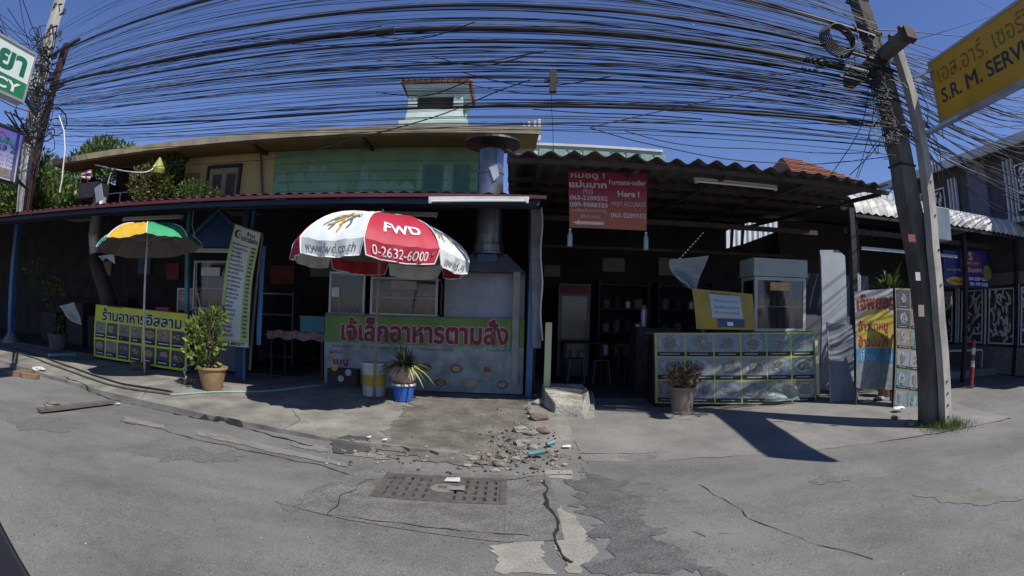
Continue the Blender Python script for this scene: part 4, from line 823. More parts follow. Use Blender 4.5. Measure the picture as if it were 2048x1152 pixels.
for i in range(9):
    u = .30 + i * .075; v = .12 + .2 * (i % 2); mb = MB(); rx = .036
    for k, (s_, mi) in enumerate(((1, 0), (.74, 1), (.45, 2))): mb.mi = mi; mb.add([CB(u + rx * s_ * math.cos(j * .449) * (1 + .12 * q.random() * k), v + rx * s_ * 2.2 * math.sin(j * .449), .003 + k * .002) for j in range(14)], [tuple(range(14))])
    mb.build('dish_photo', [pgrey[0], q.choice(food), q.choice(food)], cart)
for x in (-2.85, -1.4, .1): mb = MB(); mb.box(x, x + .05, YC + .08, YC + .13, .13, .16); mb.build('foot', dark_steel, cart)
steel_p = mat('dull grey sheet metal', (.24, .26, .28), .45, .4, 2.2, metal=.4, bump=.25, col2=(.34, .36, .38), dirt=.45)
mb = MB(); mb.box(-1.05, .2, YC + .32, YC + .36, 1.30, 2.0); mb.build('splash_back', steel_p, cart)
mb = MB(); a = [(-1.05, YC + .02, 1.99), (.2, YC + .02, 1.99), (.2, YC + .9, 1.99), (-1.05, YC + .9, 1.99)]; b = [(-.62, YC + .3, 2.3), (-.1, YC + .3, 2.3), (-.1, YC + .7, 2.3), (-.62, YC + .7, 2.3)]
mb.add(a + b, [(0, 1, 5, 4), (1, 2, 6, 5), (2, 3, 7, 6), (3, 0, 4, 7), (4, 5, 6, 7)]); mb.build('hood', steel_p, cart)
mb = MB(); mb.box(.02, .12, YC - .03, YC - .005, .25, 2.0); mb.build('stick', mat('pale weathered batten', (.34, .33, .28), .8, .3, 5), cart)
mb = MB(); mb.bar((-.10, YC - .04, .3), (-.02, YC - .06, 1.05), .02, .02); mb.build('thin_stick', mat('pale weathered batten', (0, 0, 0)), cart)
c1 = glass_case('glass_cabinet', 'narrow glass cabinet with open dark interior at the left of the food cart', -2.88, -2.28, YC + .1, YC + .6, 1.27, 1.95, (), alu, back=dark_wood)
mb = MB(); mb.box(-2.83, -2.70, YC + .085, YC + .09, 1.55, 1.7); mb.build('sticker', white_paint, c1); mb = MB(); mb.box(-2.68, -2.4, YC + .085, YC + .09, 1.33, 1.37); mb.build('sticker', mat('jar blue', (0, 0, 0)), c1)
c2 = glass_case('glass_food_case', 'glass food case with red shelves under the red and white umbrella', -2.18, -1.12, YC + .06, YC + .62, 1.29, 1.88, (1.56,), alu, back=mat('red case back', (.28, .03, .03), .5, .4, 3))
mb = MB(); mb.box(-1.85, -1.45, YC + .05, YC + .056, 1.70, 1.82); mb.build('paper_note', mat('old paper', (.38, .34, .28), .8), c2)
q = random.Random(9)
for i in range(8):
    x = -2.05 + (i % 4) * .25; z = 1.31 if i < 4 else 1.58; mb = MB(); mb.rock((x, YC + .35, z + .055), .085, i + 20, (1.15, 1, .6)); tag(mb.build('food_pile', food[i % 5]), ('brown', 'green', 'pale', 'orange', 'dark')[i % 5] + ' heap of food on the ' + ('floor' if i < 4 else 'upper shelf') + ' of the glass case under the big umbrella', 'food', 'heaps of food in the red case')
mb = MB(); mb.lathe((-1.25, YC + .3, 1.89), [(.05, 0), (.055, .12), (.03, .16), (.03, .2), (.001, .21)], 12); tag(mb.build('bottle', mat('orange brown bottle', (.35, .15, .05), .4)), 'orange brown bottle on top of the red shelved food case', 'bottle')
mb = MB(); mb.box(-1.95, -1.4, YC + .2, YC + .4, 1.885, 1.97); tag(mb.build('carton', dark_wood), 'dark box lying on top of the food case', 'box')

# flue with cap
fgalv = mat('dull flue steel', (.34, .36, .40), .32, .5, 3, metal=.8, dirt=.3, bump=.1)
flu = thing('steel_flue', 'tall galvanised exhaust flue with wide black conical cap rising through the roof', 'flue', (-.38, 8.5, 2.3))
YF = 8.5
xf = PY(980, 400, YF).x
for k, (z0, z1, r_) in enumerate(((2.28, 2.42, .24), (2.42, 2.98, .21), (3.0, 3.55, .205), (3.55, 3.96, .20))):
    mb = MB(); mb.lathe((xf, YF, z0), [(r_, 0), (r_, z1 - z0)], 24); mb.build('pipe_section', fgalv, flu, smooth=False); 
    mb = MB(); mb.lathe((xf, YF, z0), [(r_ + .004, 0), (r_ + .014, .01), (r_ + .014, .03), (r_ + .004, .04)], 24); mb.build('seam_ring', fgalv, flu)
mb = MB(); mb.lathe((xf + .02, YF, 4.04), [(.44, 0), (.46, .03), (.44, .07), (.14, .16), (.001, .18)], 28); mb.build('cap', mat('black sheet metal', (.014, .012, .012), .5, .4, 4), flu)
mb = MB(); [mb.bar((xf + .19 * math.cos(a_), YF + .19 * math.sin(a_), 4.0), (xf + .3 * math.cos(a_), YF + .3 * math.sin(a_), 4.12), .02) for a_ in (0, 2.1, 4.2)]; mb.build('cap_stay', dark_steel, flu)
mb = MB(); mb.box(xf - .16, xf + .14, YF - .12, YF + .15, 2.02, 2.3); mb.build('duct_box', mat('jar blue', (0, 0, 0)), flu)
mb = MB(); mb.poly([(xf - .02, YF - .23, 3.62), (xf + .10, YF - .23, 3.66), (xf + .14, YF - .23, 3.5), (xf + .06, YF - .23, 3.4)], (0, .01, 0)); mb.build('foil_patch', mat('shiny foil', (.7, .72, .75), .3, .2, metal=.5), flu)

# pots in front of the cart
wb = thing('painted_drum', 'white and yellow drum pot standing beside the umbrella foot', 'drum', (0, 0, 0)); c = PZ(748, 793, .16); wb.location = (c.x, c.y, gapron(c.x, c.y)); b0 = wb.location.copy()
for k, (z0, z1, m_) in enumerate(((0, .14, mat('off white enamel', (.5, .5, .47), .5, .3, 8, dirt=.3)), (.14, .30, mat('yellow enamel', (.5, .33, .04), .5, .3, 8)), (.30, .44, mat('off white enamel', (0, 0, 0))))):
    mb = MB(); mb.lathe(b0 + Vector((0, 0, z0)), [(.155 + z0 * .05, 0), (.155 + z1 * .05, z1 - z0)], 22); mb.build(('base_band', 'yellow_band', 'top_band')[k], m_, wb)
mb = MB(); mb.lathe(b0 + Vector((0, 0, .44)), [(.185, 0), (.185, .02), (.15, .03), (.001, .03)], 22); mb.build('rim', white_paint, wb)
bb = thing('blue_bucket', 'blue plastic bucket with white rim under the leafy clay pot', 'bucket', (0, 0, 0)); c = PZ(807, 800, .16); bb.location = (c.x, c.y, gapron(c.x, c.y)); b0 = bb.location.copy()
mb = MB(); mb.lathe(b0, [(.115, 0), (.12, .01), (.155, .22), (.16, .23), (.001, .225)], 22); mb.build('body', mat('bright blue plastic', (.03, .12, .45), .45, .2, 5, dirt=.15), bb)
mb = MB(); mb.lathe(b0 + Vector((0, 0, .215)), [(.157, 0), (.172, .005), (.172, .025), (.15, .028)], 22); mb.build('rim', white_paint, bb)
sp = thing('spider_plant', 'variegated spider plant in a round clay pot on the blue bucket', 'potted plant', b0 + Vector((0, 0, .245)))
b1 = b0 + Vector((0, 0, .245)); mb = MB(); mb.lathe(b1, [(.10, 0), (.17, .05), (.205, .14), (.19, .22), (.17, .24), (.15, .235), (.001, .22)], 22); mb.build('pot', mat('brown glazed pot', (.24, .15, .12), .5, .4, 6, col2=(.42, .30, .25)), sp, smooth=True)
var_leaf = [leafs[0], mat('striped leaf pale', (.42, .46, .22), .5, .2, 9, sss=.3), leafs[2]]
blade_plant(b1 + Vector((0, 0, .2)), 150, .46, .034, random.Random(5), var_leaf, sp, droop=.85, lean=1.15)
gp = thing('gas_burner', 'dark gas burner with round knobs below the left of the food cart banner', 'burner', PZ(690, 775, .14))
c = PY(690, 755, 8.05); mb = MB(); mb.box(c.x - .25, c.x + .22, 7.92, 8.15, .15, .46); mb.build('body', dark_steel, gp)
for dx, dz, m_ in ((-.12, .08, mat('yellow ink', (0, 0, 0))), (.1, .02, galv), (-.02, -.08, galv)): mb = MB(); mb.tube([(c.x + dx, 7.90, .4 + dz), (c.x + dx, 7.919, .4 + dz)], .05, 14); mb.build('knob', m_, gp)

# ------------------------------------------------------------------ right shed with corrugated roof
ER = 6.2
rs = thing('corrugated_shed', 'dark open shop shed under a wavy fibre cement roof', 'shed', (3, 8, .1))
xl, xr = -.10, 5.43
PW = .258
def zr(y): return 3.26 + (y - ER) * .06
nsh = 7
for k in range(nsh):
    w = 3 * PW; x0 = xl + k * w; x1 = x0 + w + .03; up = .012 * (k % 2); q = random.Random(k); dy = q.uniform(-.03, .03)
    wave = lambda x: .031 * math.cos((x - xl) / PW * 2 * math.pi)
    mb = MB(); n = 42
    def f(a, b, l): x = x0 + (x1 - x0) * a; y = ER + dy + 6.0 * b; return Vector((x, y, zr(y) + wave(x) + up + l))
    mb.grid(lambda a, b: f(a, b, .007), n, 3); mb.grid(lambda a, b: f(a, b, 0), n, 3, True); mb.grid(lambda a, b: f(a, 0, .007 * b), n, 1); mb.build('roof_sheet', asb, rs, smooth=False)
mb = MB(); mb.box(xl, xr, ER + .12, ER + .18, zr(ER) - .09, zr(ER) - .035); mb.build('eave_beam', dark_wood, rs)
for x in (.3, 1.5, 2.7, 3.9, 5.3): mb = MB(); mb.bar((x, ER + .2, zr(ER) - .08), (x, 12, zr(12) - .16), .05, .06); mb.build('rafter', dark_wood, rs)
for y in (7.5, 8.3, 9.4, 10.8): mb = MB(); mb.box(xl, xr, y, y + .06, zr(y) - .12, zr(y) - .05); mb.build('purlin', dark_wood, rs)
o1, o2, o3, o4, o5 = PY(1452, 497, 12.1), PY(1490, 487, 12.1), PY(1622, 437, 12.1), PY(1500, 444, 12.1), PY(1452, 462, 12.1)
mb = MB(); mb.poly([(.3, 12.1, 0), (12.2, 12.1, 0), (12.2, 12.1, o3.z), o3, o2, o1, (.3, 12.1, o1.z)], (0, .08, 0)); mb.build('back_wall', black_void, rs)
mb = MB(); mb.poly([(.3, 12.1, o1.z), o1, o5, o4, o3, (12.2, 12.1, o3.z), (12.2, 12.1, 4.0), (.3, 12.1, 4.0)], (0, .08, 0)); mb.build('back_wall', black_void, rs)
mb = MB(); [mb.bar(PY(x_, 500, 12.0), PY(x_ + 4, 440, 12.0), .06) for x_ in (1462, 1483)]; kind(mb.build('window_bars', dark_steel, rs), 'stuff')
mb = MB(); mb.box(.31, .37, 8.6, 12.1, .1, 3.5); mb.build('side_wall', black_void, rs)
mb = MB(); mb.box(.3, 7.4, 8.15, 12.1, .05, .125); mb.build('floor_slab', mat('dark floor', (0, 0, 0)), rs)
def rpost(pb_, pt_, Y, w, m): a, b = PY(*pb_, Y), PY(*pt_, Y); mb = MB(); mb.bar((a.x, Y, .06), (b.x, Y, zr(Y) - .1), w); mb.build('post', m, rs)
rpost((1703, 780), (1700, 420), 7.9, .11, dark_steel); rpost((1062, 790), (1078, 380), 8.25, .08, dark_steel)
mb = MB(); mb.box(.4, 5.4, 8.5, 8.56, 2.85, 2.93); mb.build('cross_beam', dark_wood, rs); mb = MB(); mb.box(.4, 5.4, 9.6, 9.65, 2.55, 2.6); mb.build('cross_beam', dark_wood, rs)
mb = MB(); a, b = PY(1350, 385, 7.3), PY(1432, 352, 7.3); mb.bar(PY(1400, 378, 7.3), PY(1425, 355, 7.3), .015); mb.build('brace', mat('raw wood', (.25, .17, .08), .8), rs)
# bright corrugated sheet seen through the gap
ws = thing('white_sheet_wall', 'bright white corrugated sheet wall glimpsed through the gap behind the shop', 'sheet wall', (6.5, 13, 2.5)); 
for k in range(8):
    x0 = 5.2 + k * .5; mb = MB(); mb.grid(lambda a, b: Vector((x0 + .49 * a, 13.6 + .02 * math.sin(a * 18.85), 2.6 + 2.2 * b)), 18, 1); mb.build('sheet', mat('white sheet metal', (.66, .70, .74), .5, .15, 3), ws)
# interior furniture (dim)
table('dark dining table with red top deep inside the shop', 2.0, 3.0, 10.2, 10.8, .85, mat('red tabletop', (.14, .02, .02), .5), dark_steel, zb=.13)
table('round-edged dark dining table near the shop doorway', 1.0, 1.8, 10.4, 11.0, .85, dark_wood, dark_steel, zb=.13)
for i, (x, y) in enumerate(((1.2, 10.0), (1.65, 9.9), (2.2, 9.8), (2.7, 9.8))):
    st_ = thing('plastic_stool', 'dark plastic stool tucked by the tables inside the shop', 'stool', (x, y, .13), 'stools inside the shop')
    mb = MB(); mb.box(x - .15, x + .15, y - .15, y + .15, .55, .58); mb.build('seat', black_pl, st_)
    for sx in (-1, 1):
        for sy in (-1, 1): mb = MB(); mb.bar((x + sx * .16, y + sy * .16, .13), (x + sx * .12, y + sy * .12, .55), .03); mb.build('leg', black_pl, st_)
mb = MB(); mb.lathe((PY(1288, 610, 9.2).x, 9.2, PY(1288, 655, 9.2).z), [(.05, 0), (.06, .02), (.06, .3), (.03, .38), (.001, .39)], 12); tag(mb.build('thermos', galv), 'shiny thermos glinting inside the dark shop', 'thermos')
mb = MB(); mb.box(PY(1265, 700, 9.3).x, PY(1340, 700, 9.3).x, 9.0, 9.6, .13, PY(1288, 655, 9.2).z - .002); tag(mb.build('side_cabinet', dark_wood), 'dark cabinet carrying the thermos inside the shop', 'cabinet')

q = random.Random(71)
fr = thing('drinks_fridge', 'upright dull grey fridge with dark glass door at the back of the shop', 'fridge', (1.25, 11.4, .13)); mb = MB(); mb.box(.95, 1.6, 11.1, 11.7, .13, 2.0); mb.build('body', mat('dim fridge enamel', (.10, .10, .10), .4, .2, 4), fr); mb = MB(); mb.box(1.02, 1.53, 11.08, 11.099, .45, 1.75); mb.build('glass_door', mat('fridge glass', (.06, .08, .09), .1), fr); mb = MB(); mb.box(.97, 1.58, 11.08, 11.099, 1.8, 1.97); mb.build('header_panel', mat('poster red', (0, 0, 0)), fr)
for k, (x0, x1, lab) in enumerate(((1.8, 2.9, 'dark shelf rack with pots behind the doorway tables'), (3.1, 4.4, 'dark shelf rack with pots behind the yellow poster'))):
    t = thing('shelf_rack', lab, 'shelf', (x0, 11.5, .13))
    for x in (x0, x1 - .04): mb = MB(); mb.box(x, x + .04, 11.3, 11.8, .13, 2.1); mb.build('upright', dark_steel, t)
    for z in (.5, 1.0, 1.5, 2.0): mb = MB(); mb.box(x0 + .041, x1 - .041, 11.3, 11.8, z, z + .03); mb.build('shelf_board', dark_steel, t)
    for j, z in enumerate((.53, 1.03, 1.53)):
        for i in range(4):
            x = x0 + .2 + i * (x1 - x0 - .4) / 3; r_ = q.uniform(.07, .11); h = q.uniform(.12, .28); mb = MB(); mb.lathe((x, 11.5, z), [(r_ * .9, 0), (r_, .02), (r_, h), (r_ * .3, h + .03), (.001, h + .035)], 12)
            tag(mb.build('cooking_pot', [galv, terracotta, mat('dull pot grey', (.14, .14, .14)), dark_steel][(i + j) % 4]), ('steel', 'brown', 'grey', 'black')[(i + j) % 4] + ' pot on the ' + ('bottom', 'middle', 'top')[j] + ' shelf of the ' + ('left', 'right')[k] + ' shop rack, ' + ('first', 'second', 'third', 'fourth')[i] + ' from its left end', 'pot', 'pots on the shop racks')
for i, (x, z, w, h) in enumerate(((.7, 2.2, .35, .25), (2.0, 2.35, .5, .3), (3.3, 2.3, .4, .4))): mb = MB(); mb.box(x, x + w, 12.03, 12.06, z, z + h); tag(mb.build('wall_frame', mat('poster cream', (0, 0, 0))), ('small', 'wide', 'square')[i] + ' pale framed notice high on the dark back wall of the shop', 'notice')
# threshold tiles
th = thing('tiled_threshold', 'strip of worn red and buff floor tiles along the shop doorway', 'tiled step', (1.6, 7.8, .09)); tl = [mat('red floor tile', (.20, .10, .07), .7, .4, 8, dirt=.3), mat('buff floor tile', (.27, .20, .14), .7, .4, 8, dirt=.3), mat('worn grey tile', (.19, .15, .125), .75, .4, 8, dirt=.3)]
proto = []
for m_ in tl:
    mb = MB(); mb.box(-.072, .072, -.072, .072, -.02, .0); o = mb.build('tile', m_, th); o.location = (-50, 0, 0); proto.append(o)
q = random.Random(6); used = set()
for i in range(13):
    for j in range(6):
        k = (i + j) % 2 if q.random() < .8 else 2; x, y = .98 + i * .15, 7.36 + j * .15
        if y < 7.5 and q.random() < .25: continue
        o = proto[k] if k not in used else proto[k].copy()
        if k in used: COL.objects.link(o)
        used.add(k); o.location = Vector((x, y, gright(x, y) + .016 + q.uniform(-.002, .002))) - th.location
# concrete block and yellow post
mb = MB(); pts0 = [(.58, 6.9), (.98, 6.8), (1.12, 7.3), (1.12, 7.9), (.46, 7.95), (.46, 7.3)]
mb.v = [Vector((x, y, .0)) for x, y in pts0] + [Vector((.66 + (x - .66) * .9, y + .06, .37 if y > 7.2 else .24)) for x, y in pts0]; n = 6
mb.f = [tuple(range(n))[::-1], tuple(range(n, 2 * n))] + [(i, (i + 1) % n, (i + 1) % n + n, i + n) for i in range(n)]; mb.m = [0] * len(mb.f)
tag(mb.build('concrete_block', mat('pale lime-washed concrete', (.44, .42, .36), .9, .5, 4, bump=.9, dirt=.6, fine=.2), bevel=.02), 'pale broken concrete block below the yellow upright board', 'concrete block')
# sloping kerb wall from block towards the road
mb = MB(); mb.v = [Vector(p) for p in ((1.12, 8.1, 0), (1.3, 7.9, 0), (1.12, 6.6, 0), (.85, 6.35, 0), (1.12, 8.1, .28), (1.22, 7.9, .26), (1.06, 6.7, .06), (.9, 6.6, .06))]; mb.f = [(3, 2, 1, 0), (4, 5, 6, 7), (0, 1, 5, 4), (1, 2, 6, 5), (2, 3, 7, 6), (3, 0, 4, 7)]; mb.m = [0] * 6
tag(mb.build('ramp_kerb', concrete, bevel=.01), 'low sloping concrete kerb running from the block towards the road', 'kerb')
yp = thing('yellow_board', 'narrow pale yellow upright board on a dark foot by the shop doorway', 'board', (.62, 7.9, .3)); a, b = PY(1087, 779, 7.75), PY(1104, 645, 7.75)
mb = MB(); mb.box(a.x, b.x, 7.72, 7.80, a.z, b.z); mb.build('board', mat('pale yellow paint', (.55, .55, .30), .6, .15, 4), yp, bevel=.006); mb = MB(); mb.box(a.x + .01, b.x - .01, 7.73, 7.79, .1, a.z); mb.build('foot', dark_steel, yp)
# grey drape beside the post
DF = four(PY(1064, 695, 7.95), PY(1082, 697, 7.95), PY(1084, 418, 7.95), PY(1062, 420, 7.95), .03, 4, 9)
o = sheet(DF, 6, 30, 'rolled_tarp', mat('grey tarpaulin', (.22, .22, .23), .6, .4, 6, bump=.3), None, .02); tag(o, 'long grey rolled tarpaulin hanging on the post between the two sheds', 'tarpaulin')
mb = MB(); mb.tube([PY(1083 + 2 * math.sin(i), 415 + i * 19, 7.93) for i in range(15)], .012, 5); tag(mb.build('tarp_cord', white_ink), 'white cord running down the edge of the grey tarpaulin', 'cord')

# fortune teller banner
fb = thing('fortune_teller_banner', 'dark red fortune teller banner hanging under the corrugated eave', 'banner', (1.2, 7.2, 2.8)); YF2 = 6.9
FB = four(PY(1139, 455, YF2), PY(1293, 461, YF2), PY(1294, 346, YF2), PY(1136, 341, YF2), .012, 6, 2)
def grad_mat(name, c0, c1):
    m = mat(name, c0, .6, .2, 4); t = m.node_tree; N = t.nodes; L = t.links; b = N['Principled BSDF']; tc = N.new('ShaderNodeTexCoord'); sp_ = N.new('ShaderNodeSeparateXYZ'); L.new(tc.outputs['Generated'], sp_.inputs[0])
    x = N.new('ShaderNodeMix'); x.data_type = 'RGBA'; x.inputs[6].default_value = (*c1, 1); x.inputs[7].default_value = (*c0, 1); r_ = N.new('ShaderNodeMapRange'); r_.inputs[1].default_value = .15; r_.inputs[2].default_value = .7; L.new(sp_.outputs[2], r_.inputs[0]); L.new(r_.outputs[0], x.inputs[0]); L.new(x.outputs[2], b.inputs['Base Color']); return m
sheet(FB, 12, 8, 'banner_sheet', grad_mat('red to orange print', (.24, .012, .04), (.34, .10, .035)), fb)
ink = mat('pale pink ink', (.62, .52, .52), .6)
for s, u0, u1, v0, v1, bo in (('หมอดู !', .03, .46, .84, .97, .03), ('แม่นมาก', .01, .48, .70, .83, .04), ('ที่นี่', .18, .30, .59, .68, .01), ('063-2289552', .01, .49, .48, .56, .02), ('089-9888325', .01, .49, .36, .44, .02), ('ทุกเรื่องที่คุณอยากรู้', .02, .47, .26, .335, .0), ('ได้คำตอบ', .14, .38, .17, .235, .0),
                              ('Fortune-teller', .51, .985, .77, .86, .02), ('Here !', .62, .90, .56, .67, .03), ('MOST ACCURATE', .54, .98, .40, .475, .0), ('063-2289552', .53, .99, .20, .28, .02)):
    lettering(s, FB, u0, u1, v0, v1, ink, fb, bo, .006)
mb = MB(); mb.add([FB(u, v, .006) for u, v in ((.03, .09), (.13, .13), (.13, .112), (.44, .112), (.44, .06), (.13, .06), (.13, .045))], [(0, 6, 5, 4, 3, 2, 1)]); mb.build('arrow', ink, fb)
mb = MB(); mb.bar(FB(-.02, 1.0, -.02), FB(1.02, 1.0, -.02), .02); mb.tube([FB(.02, 1, 0), FB(.02, 1.3, -.05)], .004, 4); mb.tube([FB(.98, 1, 0), FB(.98, 1.3, -.05)], .004, 4); mb.build('hanging_rod', dark_steel, fb)
for k, (p, lab) in enumerate((((1140, 476), 'clear water bottle hung from the lower left corner of the fortune teller banner'), ((1292, 483), 'clear water bottle hung from the lower right corner of the fortune teller banner'))):
    c = PY(*p, YF2 - .02); t = thing('hanging_bottle', lab, 'bottle', c); bm = glassmat('bottle plastic', (.62, .7, .68), .35)
    mb = MB(); mb.lathe(c - Vector((0, 0, .11)), [(.028, 0), (.034, .01), (.034, .06), (.031, .07), (.034, .08), (.034, .15), (.016, .195), (.014, .21), (.001, .211)], 14); mb.build('body', bm, t, smooth=True)
    mb = MB(); mb.lathe(c - Vector((0, 0, .105)), [(.027, 0), (.030, .01), (.030, .13), (.001, .131)], 12); mb.build('water', mat('water in bottle', (.30, .36, .36), .1, .1), t)
    mb = MB(); mb.lathe(c + Vector((0, 0, .101)), [(.016, 0), (.016, .016), (.001, .017)], 10); mb.build('cap', white_ink, t); mb = MB(); mb.tube([c + Vector((0, 0, .11)), c + Vector((.0, .0, .17))], .003, 4); mb.build('string', wire_pale, t)

# hanging milky sheet and beads
MS = four(PY(1372, 575, 7.9), PY(1392, 585, 7.9), PY(1415, 512, 7.9), PY(1345, 520, 7.9), .08, 5, 3)
MSf = lambda u, v, l=0: MS(u, v, l) + Vector((-.12 * math.sin(v * 2.6) * (1 - u), 0, 0))
o = sheet(MSf, 10, 10, 'plastic_sheet', glassmat('cloudy plastic', (.45, .52, .52), .45), None, .004); tag(o, 'torn cloudy plastic sheet fluttering above the yellow poster', 'plastic sheet')
bd = thing('bead_string', 'string of tiny shiny beads slanting up to the rafters', 'beads', PY(1350, 530, 7.9)); mb = MB(); a, b = PY(1350, 528, 7.9), PY(1406, 466, 7.9); mb.tube([a, b], .003, 4); mb.build('thread', wire_pale, bd)
mb = MB()
for i in range(12): mb.rock(a.lerp(b, i / 11), .013, i, (1, 1, 1))
mb.build('beads', white_ink, bd)

# ------------------------------------------------------------------ right stall: yellow poster, cabinet, menu board
YR = 7.5
rc = thing('food_counter', 'grey counter behind the dish photo board in the right shop', 'counter', (3.4, 7.9, .09)); mb = MB(); mb.box(2.1, 4.7, YR + .1, YR + .7, .09, 1.12); mb.build('body', dark_steel, rc); mb = MB(); mb.box(2.05, 4.75, YR + .06, YR + .74, 1.12, 1.15); mb.build('countertop', galv, rc)
mbd = thing('dish_photo_board', 'wide board of fifteen dish photos in front of the right shop counter', 'menu board', (3.4, YR, .09))
MBf = four(PY(1311, 806, YR), PY(1632, 806, YR), PY(1628, 664, YR), PY(1309, 666, YR), .006, 5, 2)
sheet(MBf, 10, 4, 'board', mat('olive yellow vinyl', (.42, .44, .12), .5, .2, 3), mbd)
for i in range(6):
    for j in range(3): picture(MBf, .012 + i * .165, .012 + i * .165 + .155, .02 + j * .327, .02 + j * .327 + .305, mbd, 1.9, 100 + i * 5 + j, capt=.2, faded=True)
mb = MB(); mb.bar(MBf(0, 1, -.03), MBf(1, 1, -.03), .03); mb.bar(MBf(0, 0, -.03), MBf(0, 1, -.03), .03); mb.bar(MBf(1, 0, -.03), MBf(1, 1, -.03), .03); mb.build('frame', dark_wood, mbd)
mb = MB(); mb.bar(PY(1636, 790, YR - .02), PY(1632, 680, YR - .02), .06, .02); mb.build('side_strip', mat('cream strip', (.45, .43, .3), .6), mbd)
yp2 = thing('yellow_poster', 'bowed yellow poster with pale printed panel above the dish board', 'poster', PY(1450, 655, YR))
YP = four(PY(1393, 658, YR + .02), PY(1512, 660, YR + .02), PY(1506, 588, YR + .02), PY(1383, 577, YR + .02), .03, 3, 1.2)
sheet(YP, 12, 6, 'poster_sheet', mat('egg yellow print', (.36, .26, .03), .5, .3, 3), yp2)
mb = MB(); on(mb, YP, .26, .78, .30, .90, .004, 4, 3); mb.mi = 1; on(mb, YP, .34, .80, .06, .28, .004, 4, 1); mb.mi = 2; on(mb, YP, .50, .60, .10, .20, .008); mb.build('printed_panel', [mat('pale blue print', (.38, .45, .48), .5, .1), mat('navy print', (.04, .07, .13), .5), white_ink], yp2)
lettering('ร้านอาหาร', YP, .30, .62, .90, .98, mat('brown ink', (.15, .08, .02)), yp2, .01, .006)
for k, s in enumerate(('เปิดบริการทุกวัน', 'รับสั่งอาหาร', 'ข้าวขาหมู')): lettering(s, YP, .32, .72, .70 - k * .15, .77 - k * .15, mat('slate ink', (.13, .17, .2)), yp2, .0, .010)
gc = glass_case('glass_shop_cabinet', 'tall white-framed glass cabinet with bottles beside the yellow poster', 3.62, 4.56, YR + .08, YR + .6, 1.17, 2.0, (1.55,), mat('cream cabinet frame', (.42, .42, .40), .5, .2, 4), fw=.05, back=mat('cabinet dark back', (.03, .027, .025)))
mb = MB(); mb.box(3.6, 4.58, YR + .06, YR + .62, 2.01, 2.28); mb.build('top_box', mat('greenish white board', (.36, .40, .38), .6, .2, 4), gc)
0 and lettering('ก๋วยเตี๋ยว', flat(Vector((3.7, YR + .06, 2.06)), Vector((1, 0, 0)), Vector((0, 0, 1)), .8, .17), .2, .8, .2, .8, mat('grey green ink', (0, 0, 0)), gc, .0, .003)
mb = MB(); mb.box(3.9, 4.25, YR + .085, YR + .09, 1.80, 1.92); mb.build('orange_sign', mat('food orange', (0, 0, 0)), gc)
q = random.Random(12)
for i in range(14):
    x = 3.74 + (i % 7) * .115; z = 1.221 if i < 7 else 1.566; h = q.uniform(.16, .25); mb = MB(); mb.lathe((x, YR + .32, z), [(.03, 0), (.036, .01), (.036, h * .6), (.014, h * .8), (.014, h), (.001, h + .003)], 10)
    kk = q.randrange(4); tag(mb.build('sauce_bottle', [mat('bottle green', (.05, .12, .05), .3), mat('bottle red', (.25, .04, .03), .3), mat('bottle cream', (.5, .48, .36), .3), mat('jar brown', (0, 0, 0))][kk]), ('green', 'red', 'cream', 'brown')[kk] + ' sauce bottle on the ' + ('lower' if i < 7 else 'upper') + ' shelf of the glass shop cabinet, ' + ('first', 'second', 'third', 'fourth', 'fifth', 'sixth', 'seventh')[i % 7] + ' from the left', 'bottle', 'sauce bottles in the cabinet')
# dry plant pot
dp = thing('dry_potted_plant', 'dry reddish plant in a tall clay pot before the dish photo board', 'potted plant', (0, 0, 0)); c = PZ(1363, 828, .07); dp.location = (c.x, c.y, gright(c.x, c.y)); b0 = dp.location.copy()
pot(b0, .18, .36, mat('dusty clay pot', (.26, .20, .15), .85, .3, 6, dirt=.2), dp, taper=.78); mb = MB(); mb.lathe(b0, [(.17, 0), (.175, .03), (.001, .031)], 20); mb.build('saucer', mat('dusty clay pot', (0, 0, 0)), dp)
q = random.Random(3); mb = MB(); leaf_cloud(mb, b0 + Vector((0, 0, .5)), (.22, .2, .17), 420, .075, q, inner=.1); mb.build('leaves', [mat('dry red leaf', (.30, .11, .05), .7, .4, 9, sss=.3), mat('dry tan leaf', (.34, .25, .12), .7, .4, 9, sss=.3), leafs[1]], dp)
mb = MB(); [mb.tube([b0 + Vector((0, 0, .3)), b0 + Vector((q.uniform(-.15, .15), q.uniform(-.15, .15), .6))], .007, 4) for _ in range(8)]; mb.build('stems', bark, dp)
# plastic bag at board foot
BG = four(PY(1525, 803, 7.35), PY(1600, 800, 7.35), PY(1590, 772, 7.35), PY(1548, 765, 7.35), .06, 6, 3); o = sheet(BG, 10, 6, 'clear_plastic_bag', mat('clear bag', (.42, .5, .46), .3, .3, 8, trans=.4), None); tag(o, 'crumpled clear plastic bag against the foot of the dish photo board', 'plastic bag')

